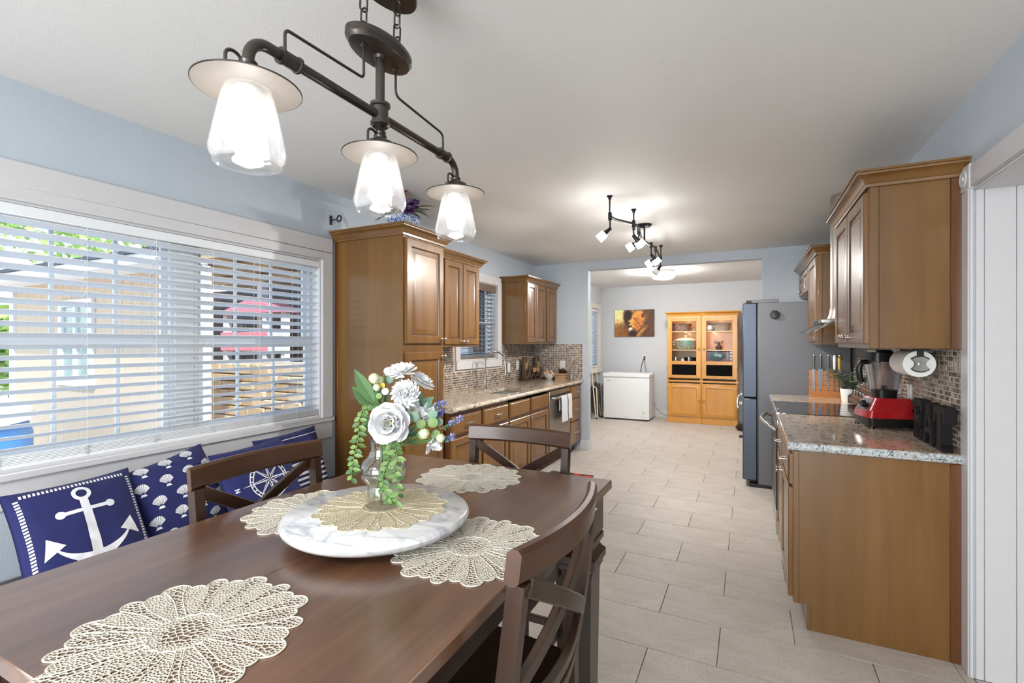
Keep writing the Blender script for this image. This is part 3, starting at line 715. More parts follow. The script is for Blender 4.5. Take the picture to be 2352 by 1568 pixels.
for i in range(29):
    xa = -2.65 + i * P
    for k in range(20): b.box(xa + g, xa + P - g, 6.0895, 6.095, .915 + k * P + g, .915 + (k + 1) * P - g)
o = b.build('mosaic_tiles', M['mosaic'], bs2); o['kind'] = 'stuff'

def plate(label, p, axis, cat='outlet', kind='rocker'):
    """a wall plate on a wall facing +x / -x / -y"""
    o = thing('outlet_plate' if cat == 'outlet' else 'switch_plate', label, cat, p); x, y, z = p; b = MB(); c = MB(); w, h = .036, .058
    def bx(q, a, c_, d, e, t0, t1, r):
        if axis == '+x': q.box(x + t0, x + t1, y + a, y + c_, z + d, z + e, r)
        elif axis == '-x': q.box(x - t1, x - t0, y + a, y + c_, z + d, z + e, r)
        else: q.box(x + a, x + c_, y - t1, y - t0, z + d, z + e, r)
    bx(b, -w, w, -h, h, 0, .006, .002); b.build('plate', M['outlet'], o)
    if kind == 'rocker': bx(c, -.016, .016, -.033, .033, .006, .010, .002); c.build('rocker', M['outlet'], o)
    else:
        for dz in (-.02, .02):
            c = MB(); bx(c, -.014, .014, dz - .013, dz + .013, .006, .009, .002); q = c.build('socket', M['outlet'], o)
            c = MB()
            for dx in (-.006, .006): bx(c, dx - .0012, dx + .0012, dz - .003, dz + .006, .009, .0093, 0)
            c.build('slot', M['black'], q)
    return o
plate('white switch plate left of the pair on the tiles behind the faucet', (-2.650, 5.28, 1.10), '+x', 'switch')
plate('white outlet plate right of the pair, beside the wooden horseshoe decor', (-2.650, 5.53, 1.115), '+x', 'outlet', 'sock')
plate('white outlet plate on the mosaic at the doorway end', (-2.245, 6.089, 1.105), '-y', 'outlet', 'sock')

# --- things standing on the left worktop
M['oldwood'] = wood('weathered_brown_wood', C(58, 42, 34), C(88, 66, 52), C(118, 92, 72), 14, 'z', .6, 0); M['palewood'] = wood('pale_cut_wood', C(150, 112, 76), C(176, 138, 98), C(196, 160, 120), 10, 'z', .6, 0)
hs = thing('horseshoe_decor', 'dark rustic wooden upright decor with horseshoes in the left worktop corner', 'decor', (-2.52, 5.75, .914))
for (yy, h0) in ((5.60, 1.22), (6.0, 1.23)):
    b = MB(); b.box(-2.60, -2.56, yy - .045, yy + .045, .914, h0, .008); b.build('upright', M['oldwood'], hs)
    b = MB(); b.box(-2.561, -2.552, yy - .032, yy + .032, 1.06, 1.15, .003); b.build('pale_block', M['palewood'], hs)
b = MB(); b.box(-2.60, -2.565, 5.64, 5.96, 1.05, 1.10, .006); b.build('rail', M['oldwood'], hs)
for k, (yy, xx) in enumerate(((5.53, -2.49), (5.70, -2.50), (5.84, -2.50), (5.97, -2.50))):
    b = MB(); b.tube([(xx - .02 + .02 * math.sin(a), yy + .055 * math.cos(a) * (1 if math.sin(a) < .6 else .9), 1.032 + .085 * math.sin(a)) for a in [math.radians(t) for t in range(-215, 36, 12)]], .013, 8, flat=.7); b.build('horseshoe', M['oldwood'], hs)
for yy in (5.76, 5.87):
    b = MB(); b.box(-2.53, -2.50, yy - .028, yy + .028, 1.02, 1.075, .004); b.build('pale_block', M['palewood'], hs)
b = MB(); b.box(-2.60, -2.478, 5.50, 6.03, .914, .93, .004); b.build('base', M['oldwood'], hs)
bw = thing('egg_bowl', 'small white bowl heaped with eggs in the left worktop corner', 'bowl', (-2.392, 5.99, .914))
b = MB(); b.lathe([(.035, .914), (.04, .918), (.075, .955), (.09, .988), (.094, .99), (.087, .985), (.07, .955), (.035, .925), (0, .922)], 28, (-2.392, 5.99, 0)); b.build('bowl', M['white'], bw)
M['egg'] = plain('brown_pink_eggshell', C(214, 176, 152), .5, var=.1)
for k, (dx, dy, dz) in enumerate(((-.05, 0, .98), (.05, 0, .98), (0, -.05, .98), (0, .05, .98), (0, 0, .975), (-.025, -.02, 1.008), (.03, -.015, 1.01), (0, .03, 1.008), (-.05, -.045, .985), (.05, -.045, .985))):
    b = MB(); b.ball((-2.392 + dx, 5.99 + dy, dz), .023, 12, 8, sz=1.25); tag(b.build('egg', M['egg']), 'pinkish brown egg heaped in the small white bowl', 'egg', 'eggs in the white bowl')
cr = thing('wooden_crate', 'small pale wooden crate planter on the left worktop under an outlet', 'planter', (-2.215, 5.975, .914))
for (q) in ((-2.285, -2.145, 5.905, 5.912), (-2.285, -2.145, 6.038, 6.045), (-2.285, -2.278, 5.912, 6.038), (-2.152, -2.145, 5.912, 6.038)):
    for k in range(3):
        b = MB(); b.box(*q, .914 + k * .03, .914 + k * .03 + .026, .002); b.build('slat', M['palewood'], cr)
b = MB(); b.box(-2.28, -2.15, 5.91, 6.04, .914, .965); b.build('soil', M['bark'], cr)
M['redleaf'] = leafmat('dark_red_green_leaves', C(70, 26, 30), C(70, 80, 44))
def leaf(b, p, d, L, w, up=(0, 0, 1), bend=.25):
    """a pointed leaf of two curved halves"""
    p = Vector(p); d = Vector(d).normalized(); u = Vector(up); s_ = d.cross(u)
    s_ = s_.normalized() if s_.length > 1e-4 else d.orthogonal().normalized(); n = s_.cross(d).normalized(); c0 = []; l0 = []; r0 = []
    for t, k in ((0, .08), (.25, .75), (.5, 1), (.75, .7), (1, .02)):
        q = p + d * L * t - n * bend * L * t * t; c0.append(q - n * w * .12 * k); l0.append(q + s_ * w * .5 * k + n * w * .1 * k); r0.append(q - s_ * w * .5 * k + n * w * .1 * k)
    vs = c0 + l0 + r0; fs = []
    for i in range(4): fs += [(i, i + 1, 6 + i, 5 + i), (10 + i, 11 + i, i + 1, i)]
    b.add(vs, fs)
rp = random.Random(5); b = MB()
for k in range(46):
    a = rp.uniform(0, 2 * PI); e = rp.uniform(.1, 1.3); leaf(b, (-2.215 + rp.uniform(-.03, .03), 5.975 + rp.uniform(-.03, .03), .965 + rp.uniform(0, .06)), (math.cos(a) * math.cos(e), math.sin(a) * math.cos(e), math.sin(e)), rp.uniform(.04, .075), .022)
b.build('plant', M['redleaf'], cr, recalc=False)
jar = thing('glass_tumbler', 'small clear glass at the doorway end of the left worktop', 'glass', (-2.08, 5.98, .914)); b = MB(); b.lathe([(.024, .914), (.03, .98), (.028, .98), (.022, .918), (0, .918)], 18, (-2.08, 5.98, 0)); b.build('tumbler', M['glass'], jar)

# rug in front of the sink
M['rug'] = NT('green_red_floral_rug'); t = M['rug']; vo = t.node('ShaderNodeTexVoronoi'); vo.inputs['Scale'].default_value = 14; t.l.new(t.coord(), vo.inputs['Vector'])
t.base(t.ramp(vo.outputs['Color'], [(0, C(36, 44, 36)), (.35, C(70, 92, 62)), (.55, C(44, 50, 44)), (.72, C(196, 62, 52)), (.85, C(134, 148, 116)), (1, C(40, 44, 40))], 'CONSTANT')); t.set(Roughness=.9); M['rug'] = t.m
b = MB(); b.box(-1.93, -1.46, 4.05, 4.90, 0, .012, .004); tag(b.build('kitchen_mat', M['rug']), 'dark green and red floral mat on the floor before the sink', 'mat')

# flowers on the pantry, curtain bracket
def bluewhite():
    t = NT('blue_white_porcelain'); t.base(t.ramp(t.noise(t.coord(), 60, 3, .6, 2), [(.46, C(52, 74, 130)), (.5, C(92, 118, 172)), (.56, C(206, 216, 232))])); t.set(Roughness=.2); return t.m
M['bluewhite'] = bluewhite()
fp = thing('flower_planter', 'blue and white planter of purple and red flowers on top of the pantry', 'planter', (-2.185, 2.705, 2.127))
b = MB(); frust_pts = [(-2.245, 2.635, 2.127), (-2.12, 2.635, 2.127), (-2.12, 2.775, 2.127), (-2.245, 2.775, 2.127), (-2.262, 2.62, 2.275), (-2.106, 2.62, 2.275), (-2.106, 2.79, 2.275), (-2.262, 2.79, 2.275)]
b.add(frust_pts, [(0, 1, 2, 3), (4, 5, 6, 7), (0, 1, 5, 4), (1, 2, 6, 5), (2, 3, 7, 6), (3, 0, 4, 7)]); b.box(-2.268, -2.100, 2.614, 2.796, 2.2755, 2.292, .004); b.build('pot', M['bluewhite'], fp)
M['purple'] = leafmat('purple_petals', C(70, 46, 84), C(104, 72, 116)); M['rosered'] = leafmat('rose_red_petals', C(140, 58, 82), C(176, 84, 108)); M['orange'] = leafmat('red_orange_petals', C(150, 60, 62), C(184, 98, 80)); M['greyleaf'] = leafmat('grey_green_leaves', C(70, 84, 70), C(120, 134, 96))
def bloom(parent, name, c, R, mat, n=26, axis=(0, 0, 1), seed=1):
    r = random.Random(seed); b = MB(); A = Vector(axis).normalized(); s1 = A.orthogonal().normalized(); s2 = A.cross(s1)
    for k in range(n):
        f = k / n; a = k * 2.4; e = 1.35 - 1.25 * f; d = (s1 * math.cos(a) + s2 * math.sin(a)) * math.cos(e) + A * math.sin(e)
        leaf(b, Vector(c) + d * R * .1, d, R * (.55 + .45 * f), R * .62, A, .3)
    return b.build(name, mat, parent, recalc=False)
for k, (dx, dy, z, R, m) in enumerate(((-.02, -.04, 2.41, .07, 'rosered'), (.02, -.05, 2.45, .06, 'rosered'), (-.12, -.06, 2.37, .06, 'orange'), (-.06, -.08, 2.36, .05, 'orange'), (.09, -.04, 2.37, .07, 'purple'), (.05, .04, 2.40, .07, 'purple'), (-.08, .03, 2.40, .06, 'purple'), (.12, -.07, 2.33, .05, 'purple'))):
    bloom(fp, 'flower', (-2.185 + dx * .9, 2.705 + dy, z - .03), R, M[m], 26, (dx * 3, -.6, .6), k)
r = random.Random(8)
for k in range(22):
    a = r.uniform(0, 2 * PI); d = Vector((math.cos(a), math.sin(a) * .6, r.uniform(-.3, .9))); b = MB()
    leaf(b, (-2.185 + d.x * .07, 2.705 + d.y * .06, 2.30 + r.uniform(0, .05)), d, r.uniform(.09, .17), .03, bend=.5); b.build('leaf', M['greyleaf'], fp, recalc=False)
cb = thing('curtain_rod_bracket', 'black metal curtain rod bracket on the wall left of the pantry', 'bracket', (-2.66, 2.49, 2.27))
b = MB(); b.box(-2.66, -2.655, 2.48, 2.50, 2.235, 2.30, .001); b.build('back_plate', M['blackmetal'], cb)
b = MB(); b.tube([(-2.655, 2.49, 2.265), (-2.60, 2.49, 2.268)], .004, 8); b.build('arm', M['blackmetal'], cb)
b = MB(); b.tube([(-2.578 + .02 * math.cos(a), 2.49, 2.27 + .02 * math.sin(a)) for a in [2 * PI * k / 20 for k in range(20)]], .005, 8, closed=True); b.build('ring', M['blackmetal'], cb)

# ------------------------------------------------------------------ right side
FX = .193
br = thing('base_cabinet', 'brown base cabinet with plain end panel at the right, nearest the camera', 'cabinet', (.52, 3.27, 0))
b = MB(); b.box(FX, .838, 2.762, 3.796, .122, .872); b.build('carcass', M['cab'], br)
b = MB(); b.prism([(.219, .122), (.268, .122), (.268, .0), (.79, .0), (.79, .870), (.219, .870)], 0, .018); b.v = [Vector((p.x, 2.744 + p.z, p.y)) for p in b.v]; b.build('end_panel', M['cab'], br)
b = MB(); b.box(FX, .2185, 2.741, 2.765, .122, .870, .002); b.build('frame_stile', M['cab'], br)
b = MB(); b.box(.788, .837, 2.738, 2.765, 0, .870, .003); b.build('filler_strip', M['cabend'], br)
b = MB(); b.box(.252, .268, 2.744, 3.796, 0, .122, .002); b.build('toe_kick', M['cab'], br)
for (ya, yb, ky) in ((2.765, 3.262, 3.235), (3.278, 3.78, 3.305)):
    front(br, 'drawer', FX, -1, ya, yb, .70, .848, SLAB, ('p',)); front(br, 'door', FX, -1, ya, yb, .14, .682, RAISED, ('k', ky, .655))
ru = thing('wall_cabinet', 'brown two door wall cabinet at the right with broad plain end panel facing the camera', 'cabinet', (.67, 3.18, 1.373))
b = MB(); b.box(.502, .838, 2.76, 3.625, 1.373, 2.13); b.build('carcass', M['cab'], ru)
b = MB(); b.box(.537, .79, 2.7445, 2.762, 1.375, 2.13, .001); b.build('end_panel', M['cab'], ru)
b = MB(); b.box(.500, .5365, 2.7405, 2.763, 1.373, 2.13, .002); b.build('frame_stile', M['cab'], ru)
b = MB(); b.box(.790, .838, 2.736, 2.763, 1.371, 2.13, .003); b.build('filler_strip', M['cabend'], ru)
front(ru, 'door', .502, -1, 2.772, 3.185, 1.398, 2.105, RAISED, ('k', 3.155, 1.43)); front(ru, 'door', .502, -1, 3.193, 3.605, 1.398, 2.105, RAISED, ('k', 3.225, 1.43))
b = MB(); b.sweep(CROWN, [(.838, 3.63), (.497, 3.63), (.497, 2.738), (.838, 2.738)]); b.v = [Vector((p.x, p.y, p.z + 2.12)) for p in b.v]; b.build('crown_moulding', M['cab'], ru)
rf = thing('wall_cabinet', 'brown single door wall cabinet behind the range hood chimney', 'cabinet', (.67, 4.9, 1.385))
b = MB(); b.box(.502, .838, 4.625, 5.168, 1.385, 2.13, .002); b.build('carcass', M['cab'], rf)
b = MB(); b.box(.500, .53, 4.618, 4.63, 1.385, 2.13, .002); b.build('frame_stile', M['cab'], rf)
front(rf, 'door', .502, -1, 4.645, 5.15, 1.41, 2.105, RAISED, ('k', 4.68, 1.44))
b = MB(); b.sweep(CROWN, [(.497, 5.1705), (.497, 4.614), (.838, 4.614)]); b.v = [Vector((p.x, p.y, p.z + 2.12)) for p in b.v]; b.build('crown_moulding', M['cab'], rf)
ro = thing('wall_cabinet', 'short brown cabinet above the refrigerator with two small doors', 'cabinet', (.67, 5.63, 1.87))
b = MB(); b.box(.502, .838, 5.172, 6.09, 1.87, 2.13, .002); b.build('carcass', M['cab'], ro)
for (ya, yb, ky) in ((5.19, 5.625, 5.60), (5.635, 6.07, 5.66)): front(ro, 'door', .502, -1, ya, yb, 1.885, 2.105, RAISED, ('k', ky, 1.91))
b = MB(); b.sweep(CROWN, [(.497, 6.09), (.497, 5.1715)]); b.v = [Vector((p.x, p.y, p.z + 2.12)) for p in b.v]; b.build('crown_moulding', M['cab'], ro)

def slab(label, ya, yb, edge):
    w = thing('worktop', label, 'worktop', (.5, (ya + yb) / 2, .875)); b = MB()
    b.box(.175, .838, ya + (.008 if edge else 0), yb, .8755, .914); b.build('slab', M['graniteright'], w)
    b = MB()
    pr = [(0, 0)] + [(.010 * math.cos(a), .019 + .019 * math.sin(a)) for a in [math.radians(t) for t in range(-80, 91, 17)]] + [(0, .0385)]
    b.sweep(pr, [(.176, yb), (.176, ya + .009)] + ([(.838, ya + .009)] if edge else [])); b.v = [Vector((p.x, p.y, p.z + .8755)) for p in b.v]; b.build('rounded_edge', M['graniteedge'], w)
slab('granite worktop at the right carrying the red blender', 2.712, 3.796, True)
slab('small granite worktop between the cooktop and the refrigerator', 4.566, 5.19, False)
# range
rg = thing('range', 'black glass topped electric range with a curved steel oven handle', 'range', (.5, 4.18, 0)); M['blackglass'] = plain('black_ceramic_glass', C(14, 14, 16), .04, 0, .05, coat=.5)
b = MB(); b.box(.20, .80, 3.80, 4.562, .06, .90); b.build('body', M['black'], rg)
b = MB(); b.box(.185, .838, 3.800, 4.562, .9, .9175, .003); b.build('cooktop_glass', M['blackglass'], rg)
b = MB(); b.tube([(.178, 3.801, .908), (.178, 4.561, .908)], .012, 10); b.box(.168, .20, 3.801, 4.561, .82, .905, .004); b.build('front_trim', M['steel'], rg)
M['burner'] = plain('grey_burner_ring', C(92, 92, 96), .2)
for (x, y, r) in ((.36, 4.0, .095), (.36, 4.37, .075), (.62, 4.0, .075), (.62, 4.37, .095)):
    b = MB(); b.lathe([(r - .0015, .9176), (r + .0015, .9176), (r + .0015, .918), (r - .0015, .918), (r - .0015, .9176)], 40, (x, y, 0)); b.build('burner_ring', M['burner'], rg)
b = MB(); b.box(.165, .20, 3.803, 4.559, .24, .815, .004); b.build('oven_door', M['black'], rg)
b = MB(); b.tube([(.165, 3.84, .79), (.125, 3.85, .815)] + [(.125 - .04 * math.sin(PI * t / 14), 3.85 + .66 * t / 14, .822) for t in range(1, 14)] + [(.125, 4.51, .815), (.165, 4.52, .79)], .0135, 12); b.build('handle', M['steel'], rg)
b = MB(); b.box(.168, .20, 3.803, 4.559, .07, .232, .004); b.build('drawer', M['steel'], rg)
for y in (3.84, 4.52):
    b = MB(); b.lathe([(.018, 0), (.018, .06)], 12, (.24, y, 0)); b.build('foot', M['black'], rg)
# hood
M['hoodglass'] = glassy('pale_green_hood_glass', (.86, .9, .89, 1), .18, .02, .04)
hd = thing('range_hood', 'stainless chimney hood with a curved clear glass canopy', 'hood', (.69, 4.18, 1.5))
b = MB(); n = 22; prof = [(.175, 1.568), (.160, 1.60), (.152, 1.66), (.150, 1.98)]
vs = []
for (r, z) in prof + [(.150, 2.455)]:
    for i in range(n + 1): a = PI / 2 + PI * i / n; vs.append((.68 + r * math.cos(a), 4.18 + r * math.sin(a), z))
    vs += [(.838, 4.18 - r, z), (.838, 4.18 + r, z)]
m = n + 3; fs = [(k * m + i, k * m + (i + 1) % m, (k + 1) * m + (i + 1) % m, (k + 1) * m + i) for k in range(4) for i in range(m)] + [tuple(range(m)), tuple(range(4 * m, 5 * m))[::-1]]
b.add(vs, fs); b.build('chimney', M['steel'], hd)
b = MB(); b.box(.44, .838, 3.90, 4.46, 1.535, 1.562, .004); b.build('body', M['steel'], hd)
b = MB(); b.box(.437, .441, 4.05, 4.31, 1.540, 1.557, .001); b.build('control_strip', M['black'], hd)
b = MB(); nx, ny = 14, 18; vs = []
for lay in (0, .007):
    for i in range(nx + 1):
        t = i / nx
        for j in range(ny + 1):
            q = 2 * j / ny - 1; xf = .335 + .03 * abs(q) ** 6 + .02 * q * q; x = .838 + (xf - .838) * t
            vs.append((x, 4.18 + .375 * q, 1.566 - .012 * t - .085 * max(0, (t - .45) / .55) ** 2.0 + lay))
st_ = (nx + 1) * (ny + 1); fs = []
for i in range(nx):
    for j in range(ny): q = i * (ny + 1) + j; f = (q, q + 1, q + ny + 2, q + ny + 1); fs += [f, tuple(a + st_ for a in f[::-1])]
rim = [i * (ny + 1) for i in range(nx + 1)] + [nx * (ny + 1) + j for j in range(1, ny + 1)] + [i * (ny + 1) + ny for i in range(nx - 1, -1, -1)]
fs += [(rim[i], rim[i + 1], rim[i + 1] + st_, rim[i] + st_) for i in range(len(rim) - 1)]
b.add(vs, fs); b.build('glass_canopy', M['hoodglass'], hd)

# refrigerator
rfg = thing('refrigerator', 'tall grey steel refrigerator with its plain side toward the camera', 'refrigerator', (.38, 5.64, 0)); M['fside'] = plain('dark_grey_painted_steel', C(100, 101, 106), .45, .1, .02); M['fdoor'] = plain('blue_grey_brushed_steel', C(80, 87, 100), .4, .6, .04)
b = MB(); b.box(.075, .815, 5.203, 6.08, .035, 1.782, .006); b.build('body', M['fside'], rfg)
for (a, c, d, e) in ((5.203, 5.638, .87, 1.785), (5.643, 6.08, .87, 1.785)):
    b = MB(); b.box(-.06, .066, a, c, d, e, .010); o = b.build('door', M['fdoor'], rfg)
b = MB(); b.box(-.06, .066, 5.203, 6.08, .07, .862, .010); fdw = b.build('freezer_drawer', M['fdoor'], rfg)
b = MB(); b.box(.066, .0755, 5.21, 6.07, .06, 1.78); b.build('door_gasket', M['black'], rfg)
b = MB(); b.box(.02, .25, 5.215, 5.30, 1.782, 1.815, .004); b.build('hinge_cover', M['fside'], rfg)
b = MB(); b.box(-.03, .05, 5.22, 5.28, 1.784, 1.812, .006); b.build('hinge', M['black'], rfg)
for y in (5.26, 6.02):
    b = MB(); b.box(.0, .70, y - .03, y + .03, 0, .04, .004); b.build('foot', M['black'], rfg)
b = MB(); b.tube([(-.06, 5.24, .90), (-.10, 5.24, .88), (-.11, 5.24, .80), (-.10, 5.24, .76)], .009, 8); b.lathe([(.022, -.005), (.022, -.018), (.012, -.022)], 12, (-.06, 5.24, .90), 'x'); b.lathe([(.018, -.005), (.018, -.03), (.01, -.036)], 12, (-.06, 5.24, .81), 'x'); b.build('latch', M['chrome'], rfg)
md = thing('round_magnet', 'round black magnet on the side of the refrigerator near its top', 'magnet', (.215, 5.203, 1.665))
b = MB(); b.lathe([(.040, -.0005), (.042, -.012), (.038, -.026), (.015, -.03), (0, -.03)], 28, (.215, 5.203, 1.665), 'y'); b.build('disc', M['black'], md)
b = MB(); b.box(.185, .19, 5.172, 5.178, 1.655, 1.675, .001); b.box(.24, .245, 5.172, 5.178, 1.655, 1.675, .001); b.build('rim_notch', M['blackmetal'], md)
# right backsplash: pieces nearest the camera are single tiles
rb = sroot('wall_right_backsplash', (.834, 3.9, .914))
b = MB(); b.box(.8335, .84, 2.76, 5.195, .9145, 1.385); b.build('grout', M['grout'], rb); b = MB(); pm = None
for i in range(int(2.435 / P)):
    ya = 2.762 + i * P
    for k in range(20):
        za = .9155 + k * P
        if i < 15:
            if pm is None: q = MB(); q.box(-.0025, .0025, -P / 2 + g, P / 2 - g, -P / 2 + g, P / 2 - g, .0006); pm = q.build('tile', M['mosaic1'], rb, local=True); o = pm
            else: o = pm.copy(); COL.objects.link(o); o.parent = rb
            o.location = Vector((.8318, ya + P / 2, za + P / 2)) - Vector(rb.location)
        else: b.box(.8293, .8345, ya + g, ya + P - g, za + g, za + P - g)
o = b.build('mosaic_tiles', M['mosaic'], rb); o['kind'] = 'stuff'
plate('white switch plate on the mosaic behind the red blender', (.829, 3.50, 1.105), '-x', 'switch')

# knife board and knives
kb = thing('knife_board', 'bamboo magnetic knife board standing against the refrigerator', 'knife board', (.61, 5.14, .914)); M['bamboo'] = wood('orange_bamboo', C(150, 88, 40), C(184, 116, 56), C(208, 142, 78), 12, 'x', .4, .1)
for k in range(5):
    b = MB(); b.box(.487, .735, 5.125, 5.152, .928 + k * .0445, .928 + k * .0445 + .044, .002); b.build('strip', M['bamboo'], kb)
b = MB(); b.box(.487, .735, 5.09, 5.185, .914, .928, .003); b.build('foot', M['bamboo'], kb)
M['blade'] = plain('steel_blade', C(150, 150, 154), .22, .95, .05); M['pakka'] = plain('grey_marbled_handle', C(96, 94, 92), .35, 0, .3, 120); M['yhandle'] = plain('yellow_wood_handle', C(204, 164, 84), .5)
KN = ((.522, 'square ended knife with grey handle, leftmost on the board', 'sq', 'pakka', .022), (.574, 'broad chef knife with grey handle, second on the board', 'chef', 'pakka', .036), (.632, 'narrow knife with grey handle, third on the board', 'chef', 'pakka', .026), (.680, 'slim knife with white steel handle on the board', 'sq', 'white', .016), (.716, 'knife with yellow wooden handle, rightmost on the board', 'chef', 'yhandle', .024))
for (x, lab, kind, hm, w) in KN:
    kf = thing('knife', lab, 'knife', (x, 5.12, .97), 'knives on the bamboo board'); b = MB()
    pl = [(-w / 2, 1.165), (-w / 2, .965), (w / 2, .965), (w / 2, 1.165)] if kind == 'sq' else [(-w / 2, 1.165), (-w / 2, 1.05), (-w * .3, 1.0), (0, .955), (w * .35, 1.02), (w / 2, 1.08), (w / 2, 1.165)]
    b.prism(pl, 0, .002); b.v = [Vector((x + p.x, 5.1225 + p.z, p.y)) for p in b.v]; b.build('blade', M['blade'], kf)
    b = MB(); b.tube([(x, 5.1225, 1.162), (x, 5.1225, 1.20), (x, 5.1225, 1.26), (x, 5.1225, 1.285)], [.009, .011, .0125, .011], 10); b.build('handle', M[hm], kf)
    b = MB(); b.lathe([(.011, 1.284), (.011, 1.291), (.006, 1.293), (0, 1.293)], 10, (x, 5.1225, 0)); b.build('pommel', M['chrome'], kf)

# potted eucalyptus
pe = thing('potted_plant', 'eucalyptus sprigs in a white pot beside the cooktop', 'plant', (.735, 4.74, .914)); M['euca'] = leafmat('grey_green_eucalyptus', C(74, 94, 76), C(142, 158, 132))
b = MB(); b.lathe([(.054, .914), (.057, .918), (.070, 1.025), (.068, 1.027), (.063, 1.023), (.061, 1.0), (0, 1.0)], 28, (.735, 4.74, 0)); b.build('pot', M['white'], pe)
b = MB(); b.lathe([(.053, 1.0), (.03, 1.012), (0, 1.014)], 16, (.735, 4.74, 0)); b.build('soil', M['bark'], pe); r = random.Random(4)
def roundleaf(b, p, d, R, up=(0, 0, 1)):
    p = Vector(p); d = Vector(d).normalized(); s_ = d.cross(Vector(up)); s_ = s_.normalized() if s_.length > 1e-3 else d.orthogonal().normalized(); n_ = s_.cross(d)
    vs = [p + d * R + n_ * R * .12]
    for k in range(10): a = 2 * PI * k / 10; vs.append(p + d * (R - R * math.cos(a)) + s_ * R * .92 * math.sin(a))
    b.add(vs, [(0, 1 + k, 1 + (k + 1) % 10) for k in range(10)])
for k in range(6):
    a = k * 1.05 + .3; q = Vector((.735, 4.74, 1.0)); path = [q]; d = Vector((math.cos(a) * .35, math.sin(a) * .35, 1))
    for i in range(5): d = (d + Vector((math.cos(a), math.sin(a), -.15)) * .16).normalized(); q = q + d * .042; path.append(q)
    b = MB(); b.tube(path, [.003] * 5 + [.001], 5)
    sp = b.build('stem', M['greyleaf'], pe)
    for i in range(1, 6):
        for sgn in (-1, 1):
            w = Vector((-math.sin(a), math.cos(a), .25)) * sgn + Vector((r.uniform(-.3, .3), r.uniform(-.3, .3), r.uniform(-.1, .4))); b = MB(); roundleaf(b, path[i], w, r.uniform(.026, .036)); b.build('leaf', M['euca'], sp, recalc=False)

# spice rack
sr = thing('spice_rack', 'stepped wooden rack with small spice jars behind the blender', 'rack', (.77, 4.3, .914))
M['rackwood'] = wood('grey_brown_rack_wood', C(74, 60, 52), C(100, 82, 70), C(124, 104, 90), 9, 'y', .5, 0)
for (xa, z) in ((.715, .945), (.775, 1.005)):
    b = MB(); b.box(xa, xa + .05, 3.98, 4.64, z, z + .012, .002); b.box(xa - .004, xa, 3.98, 4.64, z, z + .028, .001); b.build('shelf', M['rackwood'], sr)
for y in (3.975, 4.635):
    b = MB(); b.prism([(.705, 0), (.828, 0), (.828, .125), (.78, .125), (.705, .06)], 0, .01); b.v = [Vector((p.x, y + p.z, .918 + p.y)) for p in b.v]; b.build('side', M['rackwood'], sr)
M['spice'] = leafmat('mixed_spice', C(120, 84, 50), C(170, 120, 70))
M['spice'] = plain('brown_spice', C(128, 88, 54), .8, var=.3, scale=60)
jl = ('first', 'second', 'third', 'fourth', 'fifth', 'sixth')
for ri, (xa, z, nm) in enumerate(((.741, .957, 'lower'), (.801, 1.017, 'upper'))):
    for k in range(6):
        y = 4.04 + k * .108; j = thing('spice_jar', 'silver lidded spice jar, %s from the near end of the %s shelf' % (jl[k], nm), 'jar', (xa, y, z), 'spice jars on the rack')
        b = MB(); b.lathe([(.021, 0), (.022, .003), (.022, .052), (.018, .058)], 14, (xa, y, z)); b.build('jar', M['glass'], j)
        b = MB(); b.lathe([(.0195, .004), (.0195, .04), (0, .04)], 12, (xa, y, z)); b.build('spice', M['spice'], j)
        b = MB(); b.lathe([(.021, .056), (.022, .058), (.022, .074), (.020, .076), (0, .076)], 16, (xa, y, z)); b.build('lid', M['chrome'], j)
pv = thing('peach_bottle', 'peach ceramic bottle with green leaves behind the blender', 'bottle', (.775, 3.82, .914)); M['peach'] = plain('peach_glaze', C(224, 186, 160), .3)
b = MB(); b.lathe([(.04, .914), (.046, .92), (.05, 1.05), (.045, 1.17), (.028, 1.22), (.022, 1.28), (.024, 1.29), (.018, 1.285), (0, 1.28)], 24, (.765, 3.74, 0)); b.build('bottle', M['peach'], pv); M['green'] = leafmat('green_leaves', C(84, 120, 54), C(150, 176, 92))
for k in range(9):
    a = k * .75; b = MB(); leaf(b, (.765, 3.74, 1.28), (math.cos(a), math.sin(a), .45), .085, .022, bend=.2); b.build('leaf', M['green'], pv, recalc=False)

# blender
RB = Matrix.Translation((.70, 3.46, .914)) @ Matrix.Rotation(math.radians(13), 4, 'Z')
bl = thing('blender', 'red countertop blender with clear jar and black lid', 'blender', (.70, 3.46, .914)); M['red'] = plain('gloss_red_plastic', C(158, 22, 30), .18, 0, .03, coat=.5); M['jar'] = glassy('clear_blender_jar', (.86, .86, .88, 1), .14, .08, .12, (.8, .8, .84, 1))
def frust(b, q0, q1, bev=.02):
    """rounded box between two rectangles (x0,x1,y0,y1,z)"""
    def ring(q):
        out = []
        for (cx, cy, a0) in ((q[1] - bev, q[3] - bev, 0), (q[0] + bev, q[3] - bev, 90), (q[0] + bev, q[2] + bev, 180), (q[1] - bev, q[2] + bev, 270)):
            for t in range(0, 91, 30): a = math.radians(a0 + t); out.append((cx + bev * math.cos(a), cy + bev * math.sin(a), q[4]))
        return out
    v = ring(q0) + ring(q1); n = 16
    b.add(v, [(i, (i + 1) % n, n + (i + 1) % n, n + i) for i in range(n)] + [tuple(range(n))[::-1], tuple(range(n, 2 * n))])
b = MB(RB)
for (x, y) in ((-.1, -.09), (.1, -.09), (-.1, .09), (.1, .09)): b.lathe([(.013, 0), (.012, .014)], 10, (x, y, 0))
b.build('feet', M['black'], bl)
b = MB(RB); frust(b, (-.112, .118, -.10, .10, .012), (-.118, .122, -.105, .105, .06)); b.build('base', M['black'], bl)
